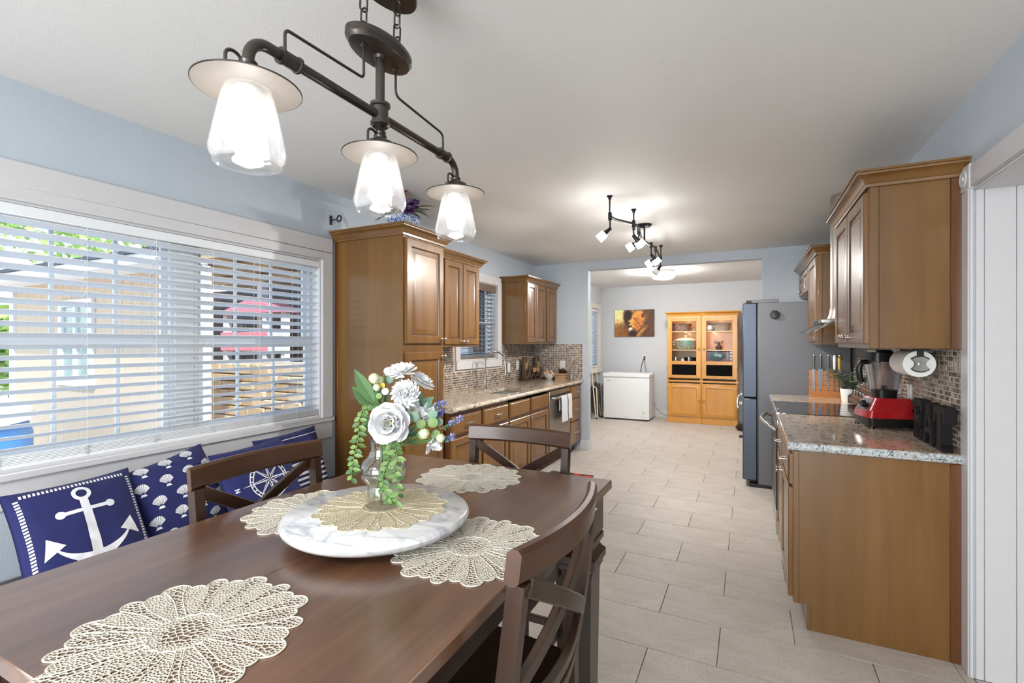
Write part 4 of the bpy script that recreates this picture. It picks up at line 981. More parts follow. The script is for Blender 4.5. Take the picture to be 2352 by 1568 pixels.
b = MB(RB); frust(b, (-.122, .122, -.105, .105, .06), (-.112, .12, -.10, .10, .10)); frust(b, (-.110, .12, -.10, .10, .10), (-.072, .10, -.08, .08, .172)); b.build('housing', M['red'], bl)
b = MB(RB); b.add([(-.112, -.062, .098), (-.112, .062, .098), (-.080, .055, .162), (-.080, -.055, .162), (-.106, -.062, .098), (-.106, .062, .098), (-.074, .055, .162), (-.074, -.055, .162)], [(0, 1, 2, 3), (7, 6, 5, 4), (0, 4, 5, 1), (1, 5, 6, 2), (2, 6, 7, 3), (3, 7, 4, 0)]); cp = b.build('control_panel', M['black'], bl)
b = MB(RB); b.lathe([(.020, -.0), (.018, -.018), (0, -.019)], 16, (-.098, 0, .132), 'x'); b.build('dial', M['blackmetal'], cp)
for y in (-.04, .04): b = MB(RB); b.tube([(-.098, y, .125), (-.118, y, .132)], .004, 6); b.build('switch', M['black'], cp)
b = MB(RB); frust(b, (-.052, .052, -.052, .052, .172), (-.056, .056, -.056, .056, .215), .03); b.build('jar_collar', M['black'], bl)
b = MB(RB)
for (a, c) in (((-.058, .058, -.058, .058, .215), (-.082, .082, -.078, .078, .385)), ((-.055, .055, -.055, .055, .218), (-.079, .079, -.075, .075, .385))): frust(b, a, c, .025)
b.build('jar', M['jar'], bl)
b = MB(RB); b.lathe([(.03, .216), (.018, .225), (.008, .24), (0, .24)], 12); b.box(-.03, .03, -.005, .005, .236, .24, .001); b.build('blades', M['blade'], bl)
b = MB(RB); frust(b, (-.086, .086, -.082, .082, .378), (-.084, .084, -.08, .08, .43), .028); frust(b, (-.035, .035, -.035, .035, .43), (-.03, .03, -.03, .03, .445), .015); b.build('lid', M['black'], bl)
b = MB(RB); b.tube([(-.078, 0, .375), (-.115, 0, .372), (-.128, 0, .34), (-.124, 0, .28), (-.11, 0, .255)], [.014, .017, .017, .016, .012], 10); b.build('handle', M['black'], bl)
b = MB(); b.tube([(.79, 3.52, .93), (.815, 3.45, .925), (.812, 3.38, .922), (.80, 3.30, .935), (.815, 3.25, .95), (.818, 3.32, .99), (.815, 3.44, 1.05), (.826, 3.50, 1.08)], .006, 8); b.build('cord', M['black'], bl)

# letters
def letter(ch, polys, yc, lab, w):
    b = MB()
    for pl in polys:
        q = MB(); q.prism(pl, 0, .042); b.add([Vector((.765 + p.z, yc - p.x, .914 + p.y)) for p in q.v], q.f)
    tag(b.build('block_letter', M['blackletter']), lab, 'letter', None)
M['blackletter'] = plain('black_painted_wood', C(20, 16, 16), .6, var=.1, Specular_IOR_Level=.2)
H = .2
letter('T', [[(-.042, 0), (.042, 0), (.034, .022), (.024, .03), (.022, .165), (.042, .165), (.048, .125), (.07, .125), (.07, H), (-.07, H), (-.07, .125), (-.048, .125), (-.042, .165), (-.022, .165), (-.024, .03), (-.034, .022)]], 2.80, 'black wooden block letter T, nearest the camera on the right worktop', .14)
letter('A', [[(-.078, 0), (-.022, 0), (-.028, .018), (-.034, .02), (-.026, .052), (-.022, .084), (0, .15), (0, H), (-.02, H), (-.060, .02), (-.072, .018)], [(.078, 0), (.022, 0), (.028, .018), (.034, .02), (.026, .052), (.022, .084), (0, .15), (0, H), (.02, H), (.060, .02), (.072, .018)], [(-.0258, .053), (.0258, .053), (.0218, .083), (-.0218, .083)]], 2.955, 'black wooden block letter A between the E and the T', .14)
letter('E', [[(-.06, 0), (.06, 0), (.06, .06), (.045, .06), (.038, .032), (-.02, .032), (-.02, .084), (.018, .084), (.022, .066), (.034, .066), (.034, .134), (.022, .134), (.018, .116), (-.02, .116), (-.02, .168), (.038, .168), (.045, .14), (.06, .14), (.06, H), (-.06, H), (-.06, .17), (-.05, .165), (-.05, .035), (-.06, .03)]], 3.11, 'black wooden block letter E beside the blender', .12)

# paper towel
pw = thing('paper_towel_holder', 'white paper towel roll on a holder under the right wall cabinet', 'paper towel', (.735, 3.08, 1.3)); M['paper'] = plain('white_paper', C(238, 237, 232), .85, var=.02, bump=.2, bscale=90)
b = MB(); b.lathe([(.062, -.13), (.064, -.128), (.064, .128), (.062, .13), (.02, .13), (.02, -.13), (.062, -.13)], 36, (.735, 3.08, 1.298), 'y'); b.build('roll', M['paper'], pw)
b = MB(); b.cyl((.735, 2.925, 1.298), (.735, 3.235, 1.298), .008); b.build('rod', M['steel'], pw)
b = MB()
for y in (2.934, 3.222): b.box(.722, .748, y, y + .006, 1.295, 1.368, .002)
b.box(.70, .77, 2.93, 3.23, 1.366, 1.3725, .001); b.build('bracket', M['black'], pw)
def bow(s_):
    out = []
    for k in range(13): a = math.radians(-52 + 104 * k / 12 + 90); out.append((.036 * s_ * math.cos(a) * 1.12, .036 * s_ * math.sin(a)))
    for k in range(9): t = k / 8; out.append((-.032 * s_ + .014 * s_ * math.sin(PI * t), .0222 * s_ * (1 - 2 * t)))
    for k in range(13): a = math.radians(-52 + 104 * k / 12 + 270); out.append((.036 * s_ * math.cos(a) * 1.12, .036 * s_ * math.sin(a)))
    for k in range(9): t = k / 8; out.append((.032 * s_ - .014 * s_ * math.sin(PI * t), -.0222 * s_ * (1 - 2 * t)))
    return out
for (s_, y0_, y1_, mm, nm) in ((1.12, 2.938, 2.948, 'black', 'end_cap_rim'), (.98, 2.933, 2.944, 'steel', 'end_cap')):
    b = MB(); b.prism(bow(s_), y0_, y1_); b.v = [Vector((.735 + p.x, p.z, 1.298 + p.y)) for p in b.v]; b.build(nm, M[mm], pw)

# ------------------------------------------------------------------ far room
fz = thing('chest_freezer', 'white chest freezer against the far wall under the lion picture', 'freezer', (-2.0, 9.0, 0))
b = MB(); b.box(-2.425, -1.595, 8.735, 9.26, .025, .765, .008); b.build('body', M['white'], fz)
b = MB(); b.box(-2.432, -1.588, 8.722, 9.262, .772, .845, .014); b.build('lid', M['white'], fz)
b = MB(); b.box(-2.42, -1.60, 8.74, 9.25, .763, .774); b.build('seal', M['outlet'], fz); M['badge'] = plain('grey_badge', C(150, 152, 156), .3, .5)
b = MB(); b.box(-2.35, -2.29, 8.732, 8.736, .70, .708); b.build('badge', M['badge'], fz)
b = MB(); b.lathe([(.026, 0), (.026, -.006), (.018, -.010), (0, -.010)], 18, (-1.99, 8.735, .075), 'y'); b.build('drain_cap', M['outlet'], fz)
b = MB(); b.box(-1.73, -1.66, 8.73, 8.737, .06, .20, .002); b.build('control_plate', M['outlet'], fz)
b = MB(); b.lathe([(.016, 0), (.015, -.012), (0, -.013)], 14, (-1.695, 8.73, .095), 'y'); b.build('dial', M['white'], fz); b = MB(); b.box(-1.70, -1.69, 8.727, 8.731, .14, .15); b.build('indicator', M['black'], fz)
for x in (-2.38, -1.64):
    b = MB(); b.box(x - .02, x + .02, 8.76, 9.22, 0, .027); b.build('foot', M['black'], fz)
fo = thing('outlet_plate', 'white outlet on the far wall above the freezer with black plugs', 'outlet', (-1.80, 9.4, 1.11)); b = MB(); b.box(-1.836, -1.764, 9.393, 9.4, 1.05, 1.17, .002); b.build('plate', M['outlet'], fo)
for z in (1.13, 1.085):
    b = MB(); b.box(-1.815, -1.785, 9.365, 9.394, z - .014, z + .014, .004); b.build('plug', M['black'], fo)
cd = MB(); cd.tube([(-1.80, 9.37, 1.125), (-1.83, 9.36, 1.05), (-1.85, 9.34, .95), (-1.86, 9.30, .83), (-1.86, 9.29, .5)], .006, 6); tag(cd.build('power_cord', M['black']), 'black power cord hanging from the far outlet, left strand', 'cord')
cd = MB(); cd.tube([(-1.80, 9.37, 1.08), (-1.79, 9.36, .99), (-1.76, 9.33, .90), (-1.75, 9.30, .83), (-1.75, 9.29, .5)], .004, 6); tag(cd.build('power_cord', M['black']), 'thin black power cord hanging from the far outlet, right strand', 'cord')
cd = MB(); cd.tube([(-1.588, 9.20, .30), (-1.56, 9.22, .20), (-1.48, 9.24, .10), (-1.40, 9.25, .06), (-1.31, 9.26, .05)], .006, 6); tag(cd.build('power_cord', M['badge']), 'grey cord running low from the freezer to the display cabinet', 'cord')

# lion painting: a flat printed canvas, colours laid on a fine grid
def paint(name, w, h, nx, ny, fn):
    me = bpy.data.meshes.new(name); vs = [(w * i / nx, 0, h * j / ny) for j in range(ny + 1) for i in range(nx + 1)]
    fs = [(j * (nx + 1) + i, j * (nx + 1) + i + 1, (j + 1) * (nx + 1) + i + 1, (j + 1) * (nx + 1) + i) for j in range(ny) for i in range(nx)]
    me.from_pydata(vs, [], fs); ca = me.color_attributes.new('print', 'FLOAT_COLOR', 'POINT')
    for k, (x, y, z) in enumerate(vs): c = fn(x / w, z / h); ca.data[k].color = (lin(c[0] / 255), lin(c[1] / 255), lin(c[2] / 255), 1)
    t = NT(name + '_inks'); a = t.node('ShaderNodeVertexColor', layer_name='print'); t.base(a.outputs['Color']); t.set(Roughness=.5); me.materials.append(t.m)
    o = bpy.data.objects.new(name, me); COL.objects.link(o); return o
def mixc(a, b, t): t = max(0, min(1, t)); return tuple(p + (q - p) * t for p, q in zip(a, b))
def el(x, y, cx, cy, rx, ry, rot=0, soft=.25):
    c_, s_ = math.cos(rot), math.sin(rot); dx, dy = x - cx, y - cy; u, v = (dx * c_ + dy * s_) / rx, (-dx * s_ + dy * c_) / ry
    d = math.sqrt(u * u + v * v); return max(0, min(1, (1 - d) / soft + .5))
def lion(x, y):
    fx = noise.noise(Vector((x * 9, y * 14, .3))); f2 = noise.noise(Vector((x * 28 - y * 10, y * 8 + x * 22, 4)))
    c = mixc((238, 208, 120), (70, 36, 20), el(x, y, 1.0, .35, .95, .95, 0, .9)); c = mixc(c, (250, 226, 150), el(x, y, .1, .88, .28, .35, 0, 1))
    c = mixc(c, (120, 66, 28), .7 * el(x, y, .12, .05, .4, .35, 0, .9))
    c = mixc(c, (44, 24, 18), el(x, y, .36, .70, .13, .34, .1, .5)); c = mixc(c, (58, 34, 20), el(x, y, .88, .55, .22, .6, 0, .8))
    mane = mixc((196, 124, 48), (92, 46, 20), .5 + f2 * .9); c = mixc(c, mane, el(x, y, .72, .35, .26, .55, -.3, .5))
    c = mixc(c, (206, 136, 60), el(x, y, .60, .70, .17, .27, -.2, .25)); c = mixc(c, (222, 162, 84), el(x, y, .49, .50, .14, .16, .5, .3)); c = mixc(c, (186, 110, 44), el(x, y, .62, .45, .14, .25, .2, .5))
    c = mixc(c, (40, 22, 16), el(x, y, .375, .50, .03, .045, 0, .4)); c = mixc(c, (238, 224, 200), el(x, y, .42, .25, .055, .10, .2, .4)); c = mixc(c, (34, 20, 16), el(x, y, .40, .38, .055, .03, .6, .5))
    c = mixc(c, (240, 214, 160), .8 * el(x, y, .56, .60, .035, .022, .3, .6)); c = mixc(c, (40, 24, 16), el(x, y, .563, .60, .016, .02, 0, .5)); c = mixc(c, (96, 54, 26), .6 * el(x, y, .55, .68, .07, .02, -.3, .8)); c = mixc(c, (120, 66, 28), .7 * el(x, y, .60, .50, .02, .22, .5, .9))
    c = mixc(c, (58, 32, 18), .85 * el(x, y, .86, .42, .14, .8, -.25, .9)); c = mixc(c, (210, 140, 60), .6 * el(x, y, .66, .16, .05, .28, -.6, .9)); c = mixc(c, (62, 34, 18), .7 * el(x, y, .58, .16, .03, .24, -.6, .9))
    c = mixc(c, (96, 54, 26), el(x, y, .735, .80, .05, .11, -.2, .4)); c = mixc(c, (30, 18, 14), el(x, y, .47, .10, .10, .16, 0, .7))
    return tuple(max(0, min(255, (q * 1.12 + 6) * (1 + .25 * fx * .5 + .18 * f2))) for q in c)
lp = thing('canvas_picture', 'unframed canvas painting of a lion head on the far wall', 'picture', (-1.995, 9.385, 1.52)); M['canvas'] = plain('canvas_edge', C(70, 46, 30), .8)
b = MB(); b.box(-2.374, -1.617, 9.372, 9.399, 1.52, 2.036, .002); b.build('canvas', M['canvas'], lp)
o = paint('painted_face', .757, .516, 120, 84, lion); o.parent = lp; o.location = Vector((-2.374, 9.3715, 1.52)) - Vector(lp.location)

# folded canvas stool between the window and the freezer
fs_ = thing('folding_stool', 'folded cream framed stool with black fabric between the freezer and the window wall', 'stool', (-2.55, 8.9, 0)); M['creammetal'] = plain('cream_painted_metal', C(226, 212, 186), .4); M['blackfab'] = fabric('black_fabric', C(34, 28, 28))
for dy in (0, .30):
    b = MB(); b.tube([(-2.615, 8.62 + dy, .95), (-2.585, 8.62 + dy, .60), (-2.53, 8.62 + dy, .02)], .012, 8); b.build('leg', M['creammetal'], fs_)
    b = MB(); b.tube([(-2.575, 8.63 + dy, .60), (-2.525, 8.63 + dy, .56), (-2.50, 8.63 + dy, .02)], .012, 8); b.build('leg', M['creammetal'], fs_)
    b = MB(); b.lathe([(.016, 0), (.015, .03)], 8, (-2.515, 8.625 + dy, 0)); b.build('rubber_foot', M['black'], fs_)
b = MB(); b.box(-2.605, -2.595, 8.63, 8.92, .12, .66, .004); b.box(-2.56, -2.53, 8.64, 8.91, .25, .64, .02); b.build('seat_cloth', M['blackfab'], fs_)
for dy in (.02, .14, .26):
    b = MB(); b.tube([(-2.652, 8.62 + dy, .80), (-2.645, 8.62 + dy, .5), (-2.63, 8.62 + dy, .12)], .004, 6); b.build('rail', M['badge'], fs_)

# two pine display cabinets side by side
M['matteblack'] = plain('matte_black_panel', C(9, 9, 9), .8, Specular_IOR_Level=.1)
M['hglass'] = glassy('cabinet_door_glass', (.97, .98, .97, 1), .006, .02)
def hutch(label, x0, x1, ks):
    h = thing('display_cabinet', label, 'display cabinet', ((x0 + x1) / 2, 9.12, 0)); Y0, Y1 = 8.885, 9.385; e = .022
    b = MB(); b.box(x0, x1, 8.875, Y1, 0, .105, .003); b.build('plinth', M['hutch'], h)
    for xx in (x0, x1 - e):
        b = MB(); b.box(xx, xx + e, Y0, Y1, .105, 1.86, .001); b.build('side_panel', M['hutch'], h)
    b = MB(); b.box(x0 + e, x1 - e, Y1 - .012, Y1, .105, 1.86); b.build('back_panel', M['hutchin'], h)
    b = MB(); b.box(x0 + e, x1 - e, Y0, Y1 - .012, 1.84, 1.86); b.build('top_panel', M['hutchin'], h)
    for z in (.105, .72, .83, 1.262, 1.587):
        b = MB(); b.box(x0 + e, x1 - e, Y0 + (.02 if z > 1 else 0), Y1 - .012, z, z + .018, .001); b.build('shelf', M['hutchin'], h)
    b = MB(); pr = [(0, 0), (.012, 0), (.016, .012), (.010, .03), (0, .034)]
    b.sweep(pr, [(x0, Y1), (x0, Y0), (x1, Y0), (x1, Y1)] if ks < 0 else [(x0, Y1), (x0, Y0), (x1, Y0), (x1, Y1)]); b.v = [Vector((p.x if abs(p.x - (x1 if ks > 0 else x0)) > .05 else min(max(p.x, x0), x1), p.y, p.z + .716)) for p in b.v]; b.build('waist_moulding', M['hutch'], h)
    b = MB(); pr = [(0, 0), (.008, 0), (.012, .03), (.030, .055), (.045, .06), (.048, .075), (0, .075)]
    b.sweep(pr, [(x0, Y1), (x0, Y0), (x1, Y0), (x1, Y1)]); b.v = [Vector((p.x if abs(p.x - (x1 if ks > 0 else x0)) > .06 else min(max(p.x, x0), x1), p.y, p.z + 1.862)) for p in b.v]; b.build('crown_moulding', M['hutch'], h)
    xa, xb = x0 + .004, x1 - .004; st = .075
    b = MB(); f = 8.863
    for q in ((xa, xa + st, .785, 1.845), (xb - st, xb, .785, 1.845), (xa + st, xb - st, 1.775, 1.845), (xa + st, xb - st, .785, .838), (xa + st, xb - st, 1.022, 1.085)): b.box(q[0], q[1], f, Y0, q[2], q[3], .002)
    d = b.build('upper_door', M['hutch'], h)
    b = MB(); b.box(xa + st, xb - st, f + .01, f + .013, 1.085, 1.775); b.build('pane', M['hglass'], d)
    b = MB(); b.box(xa + st, xb - st, f + .006, f + .014, .838, 1.022); b.build('black_panel', M['matteblack'], d)
    def hk(p, z, x): b = MB(); b.lathe([(.012, 0), (.009, -.010), (.012, -.016), (.021, -.024), (.021, -.030), (.012, -.036), (0, -.037)], 14, (x, f, z), 'y'); b.build('knob', M['hutch'], p)
    kx = (xb - .035) if ks > 0 else (xa + .035); hk(d, 1.30, kx)
    b = MB(); b.rings(xb - xa, .575, [(0, 0), (0, .02), (.003, .022), (st - .004, .022), (st + .004, .012), (st + .01, .012)], (xa, Y0, .118), (1, 0, 0), (0, 0, 1), (0, -1, 0)); d2 = b.build('lower_door', M['hutch'], h); hk(d2, .42, kx)
    hx = x0 + .003 if ks > 0 else x1 - .003
    for z in (.25, .6, .95, 1.7):
        b = MB(); b.cyl((hx, 8.87, z - .025), (hx, 8.87, z + .025), .006, n=8); b.build('hinge', M['blackmetal'], h)
    return h
hutch('golden pine display cabinet, left of the joined pair, with tureen behind glass', -1.305, -.7445, 1); hutch('golden pine display cabinet, right of the joined pair, with red oven behind glass', -.7425, -.178, -1)
for (x, z, e_) in ((-1.02, 1.82, .8), (-.46, 1.82, .8), (-1.02, 1.57, .6), (-.56, 1.57, .7)): light('cabinet_puck_lamp', 'POINT', (x, 9.10, z), e_, (1, .74, .46), size=.02)
def bowlpat(name, a, b_, c_):
    t = NT(name); t.base(t.ramp(t.noise(t.coord(), 45, 3), [(.4, a), (.5, b_), (.6, c_)])); t.set(Roughness=.3); return t.m
M['basketA'] = bowlpat('grey_red_patterned_ware', C(150, 138, 130), C(122, 62, 60), C(196, 184, 168)); M['basketB'] = bowlpat('grey_beige_basket', C(168, 156, 140), C(196, 184, 166), C(140, 128, 114)); M['tur'] = bowlpat('green_red_floral_glaze', C(60, 140, 130), C(140, 180, 160), C(184, 84, 70))
def deco(name, label, cat, mat, prof, c, sx=1, sy=1, extra=None):
    r_ = thing(name, label, cat, c); b = MB(); b.lathe(prof, 28, c, sx=sx, sy=sy); b.build('body', M[mat], r_)
    if extra: extra(r_)
    return r_
deco('patterned_bowl', 'grey and red patterned bowl on the top shelf of the left display cabinet', 'bowl', 'basketA', [(.12, 0), (.125, .01), (.165, .12), (.17, .13), (.155, .125), (.115, .02), (0, .02)], (-1.09, 9.10, 1.605), 1, .8)
deco('small_bowl', 'small stacked bowl beside the patterned bowl in the left display cabinet', 'bowl', 'basketB', [(.055, 0), (.065, .02), (.06, .03), (.07, .07), (.06, .065), (0, .04)], (-.87, 9.15, 1.605))
deco('oval_basket', 'beige oval basket on the top shelf of the right display cabinet', 'basket', 'basketB', [(.15, 0), (.155, .01), (.19, .135), (.195, .14), (.18, .135), (.145, .02), (0, .02)], (-.47, 9.12, 1.605), 1, .7)
deco('white_bowl', 'bright white round dish beside the basket in the right display cabinet', 'dish', 'white', [(.03, 0), (.06, .02), (.07, .05), (.06, .08), (.03, .10), (0, .10)], (-.63, 8.98, 1.605))
def tur_x(r_):
    b = MB(); b.lathe([(.20, .16), (.19, .175), (.12, .20), (.04, .21), (.02, .215), (.03, .24), (0, .25)], 28, (-1.02, 9.09, 1.28), sy=.7); b.build('lid', M['cream'], r_)
    for s_ in (-1, 1):
        b = MB(); b.tube([(-1.02 + s_ * .18, 9.09, 1.41), (-1.02 + s_ * .225, 9.09, 1.415), (-1.02 + s_ * .225, 9.09, 1.38), (-1.02 + s_ * .18, 9.09, 1.36)], .014, 8); b.build('handle', M['cream'], r_)
deco('soup_tureen', 'green floral soup tureen with cream lid in the left display cabinet', 'tureen', 'tur', [(.15, 0), (.17, .01), (.19, .06), (.19, .13), (.185, .16), (.0, .16)], (-1.02, 9.09, 1.28), 1, .7, tur_x)
M['pewter'] = plain('purple_grey_pewter', C(96, 78, 84), .3, .4)
def urn_x(r_):
    for s_ in (-1, 1):
        b = MB(); b.tube([(-.475 + s_ * .03, 9.05, 1.385), (-.475 + s_ * .075, 9.05, 1.41), (-.475 + s_ * .06, 9.05, 1.43), (-.475 + s_ * .035, 9.05, 1.415)], .009, 8); b.build('handle', M['pewter'], r_)
# red microwave oven with the dark oval window
mo = thing('microwave_oven', 'red microwave oven with dark oval window in the right display cabinet', 'oven', (-.46, 9.1, .848)); M['darkred'] = plain('dark_red_enamel', C(120, 30, 40), .25)
b = MB(); b.box(-.70, -.22, 8.93, 9.33, .85, 1.25, .01); b.build('body', M['darkred'], mo)
M['greenglass'] = plain('grey_green_glass', C(70, 92, 96), .08)
b = MB(); b.lathe([(.135, 0), (.135, -.008), (.125, -.010), (0, -.010)], 32, (-.50, 8.93, 1.175), 'y', sy=.62); b.build('window', M['greenglass'], mo)
b = MB(); b.tube([(-.325, 8.93, 1.25), (-.325, 8.90, 1.24), (-.325, 8.90, 1.10), (-.325, 8.93, 1.09)], .010, 8); b.build('handle', M['badge'], mo)
for z in (1.235, 1.175, 1.12):
    b = MB(); b.lathe([(.022, 0), (.020, -.018), (0, -.019)], 16, (-.278, 8.93, z), 'y'); b.build('knob', M['badge'], mo)
deco('pewter_urn', 'small pewter two handled urn on top of the red oven', 'urn', 'pewter', [(.03, 0), (.035, .01), (.055, .05), (.058, .075), (.04, .10), (.022, .11), (.022, .15), (.03, .165), (0, .165)], (-.475, 9.05, 1.251), 1, 1, urn_x)
ktl = deco('dark_pot', 'dark pot with a tall handle low in the left display cabinet', 'pot', 'blackmetal', [(.09, 0), (.11, .02), (.12, .14), (.10, .18), (0, .19)], (-.95, 9.15, .955), 1, 1)
for k, (x, hh) in enumerate(((-1.18, .075), (-1.06, .045), (-.96, .075))):
    tp = thing('taper_holder', ('left white taper in the display cabinet', 'low white candle cup between two tapers', 'right white taper in the display cabinet')[k] + ' below the tureen', 'candle', (x, 8.99, .848)); b = MB(); b.lathe([(.025, .848), (.03, .86), (.02, .93), (.02, 1.08)], 12, (x, 8.99, 0)); b.build('holder', M['blackmetal'], tp); b = MB(); b.lathe([(.012 if hh > .05 else .03, 1.08), (.010 if hh > .05 else .026, 1.08 + hh * .8), (0, 1.08 + hh)], 12, (x, 8.99, 0)); b.build('candle', M['white'], tp)

# hanging birdhouse with a straw tail beside the cabinets; vacuum, floor grille
bh = thing('birdhouse_hanging', 'little pointed birdhouse with pale straw tail hanging on the far wall', 'birdhouse', (-.08, 9.36, 1.2)); M['straw'] = plain('pale_straw', C(196, 182, 156), .9, var=.15, scale=60, bump=.5, bscale=60)
b = MB(); b.prism([(-.07, 1.50), (.07, 1.50), (.07, 1.60), (0, 1.74), (-.07, 1.60)], 0, .06); b.v = [Vector((-.05 + p.x, 9.33 + p.z, p.y)) for p in b.v]; b.build('house', M['straw'], bh)
for s_ in (-1, 1): b = MB(); b.tube([(-.05, 9.355, 1.76), (-.05 + s_ * .07, 9.355, 1.57)], .014, 4); b.build('roof_slat', M['palewood'], bh)
b = MB(); b.lathe([(.028, 0), (.028, -.004), (0, -.004)], 14, (-.05, 9.33, 1.60), 'y'); b.build('hole', M['black'], bh)
b = MB(); b.tube([(-.05, 9.36, 1.74), (-.09, 9.385, 1.86)], .004, 5); b.build('cord', M['straw'], bh)
b = MB(); b.lathe([(.05, 1.50), (.072, 1.30), (.076, 1.10), (.06, .95), (.03, .90), (0, .89)], 16, (-.05, 9.35, 0), sy=.4); b.build('tail', M['straw'], bh)
vc = thing('robot_vacuum', 'black round robot vacuum parked on the floor by the refrigerator', 'vacuum', (-.02, 8.62, 0))
b = MB(); b.lathe([(.155, .008), (.172, .015), (.175, .06), (.165, .075), (.15, .08), (0, .082)], 36, (-.02, 8.58, 0)); b.build('body', M['black'], vc); b = MB(); b.lathe([(.05, .082), (.05, .090), (.04, .095), (0, .095)], 20, (-.02, 8.58, 0)); b.build('sensor_turret', M['blackmetal'], vc)
b = MB(); b.tube([(-.02 + .177 * math.cos(a), 8.58 + .177 * math.sin(a), .04) for a in [math.radians(180 + 180 * k / 16) for k in range(17)]], .010, 6); b.build('bumper', M['blackmetal'], vc)
b = MB(); b.box(-.12, .08, 8.52, 8.64, 0, .012); b.build('wheel_base', M['black'], vc)
gr = thing('floor_grille', 'brown metal floor register near the refrigerator', 'vent', (-.05, 7.95, 0)); M['brownmetal'] = plain('brown_metal', C(72, 62, 56), .5, .4); b = MB()
for q in ((-.14, -.125, 7.85, 8.06), (.035, .05, 7.85, 8.06), (-.125, .035, 7.85, 7.865), (-.125, .035, 8.045, 8.06)): b.box(*q, 0, .006, .001)
b.build('frame', M['brownmetal'], gr)
for k in range(8):
    b = MB(); b.box(-.125, .035, 7.868 + k * .0222, 7.868 + k * .0222 + .012, 0, .005); b.build('slat', M['brownmetal'], gr)
# flush ceiling lamp of the far room
fl2 = thing('ceiling_lamp', 'round glowing flush lamp on the far room ceiling', 'lamp', (-1.17, 7.55, ZF)); b = MB(); b.lathe([(.168, ZF), (.168, ZF - .03), (.165, ZF - .03)], 36, (-1.17, 7.55, 0)); b.build('ring', M['white'], fl2)
b = MB(); b.lathe([(.163, ZF - .025), (.163, ZF - .085), (.145, ZF - .115), (.09, ZF - .13), (0, ZF - .134)], 36, (-1.17, 7.55, 0)); b.build('diffuser', M['farlamp'], fl2)

# ------------------------------------------------------------------ dining table, chairs, bench
TX0, TX1, TY0, TY1, TZ = -1.346, -.437, .317, 1.687, .914
tb = thing('dining_table', 'dark walnut counter height dining table with massive moulded legs', 'table', (-.9, 1.0, 0))
for k, (xa, xb) in enumerate(((TX0, -.9065), (-.9055, TX1))):
    b = MB(); b.box(xa, xb, TY0, TY1, .884, TZ, .003); b.build('table_leaf', M['tabletop'], tb)
b = MB(); b.box(TX0 + .05, TX1 - .05, TY0 + .05, TY0 + .075, .79, .884); b.box(TX0 + .05, TX1 - .05, TY1 - .075, TY1 - .05, .79, .884); b.box(TX0 + .05, TX0 + .075, TY0 + .076, TY1 - .076, .79, .884); b.box(TX1 - .075, TX1 - .05, TY0 + .076, TY1 - .076, .79, .884); b.build('apron', M['darkwood'], tb)
for lx in (TX0 + .086, TX1 - .086):
    for ly in (TY0 + .086, TY1 - .086):
        b = MB(); s2 = math.sqrt(2)
        b.lathe([(r * s2 * 1.25, z) for r, z in ((.034, 0), (.041, .60), (.043, .625), (.048, .633), (.048, .648), (.055, .656), (.055, .680), (.047, .690), (.042, .700), (.042, .714), (.050, .720), (.050, .738), (.046, .744), (.049, .750), (.049, .884))], 4, (lx, ly, 0), a0=PI / 4); b.build('leg', M['darkwood'], tb, angle=25)

def ribbon(b, pts, h, t, bev=.004):
    """box section swept along (centre, up, out) frames"""
    vs = []; fs = []; sec = [(-h / 2, -t / 2 + bev), (-h / 2, t / 2 - bev), (-h / 2 + bev, t / 2), (h / 2 - bev, t / 2), (h / 2, t / 2 - bev), (h / 2, -t / 2 + bev), (h / 2 - bev, -t / 2), (-h / 2 + bev, -t / 2)]
    for (c, u, o) in pts:
        for (a, e) in sec: vs.append(Vector(c) + Vector(u) * a + Vector(o) * e)
    n = len(pts)
    for i in range(n - 1):
        for k in range(8): l = (k + 1) % 8; fs.append((i * 8 + k, i * 8 + l, i * 8 + 8 + l, i * 8 + 8 + k))
    fs += [tuple(range(8))[::-1], tuple(range((n - 1) * 8, n * 8))]; b.add(vs, fs)
HW = .215
def yb(z): return -.155 - max(0, z - .62) * .125
def bk(x, z, off=0): return Vector((x, yb(z) - .034 * (1 - (x / HW) ** 2) - off, z))
UPV = Vector((0, -.125, 1)).normalized(); OUT = Vector((0, 1, .125)).normalized()
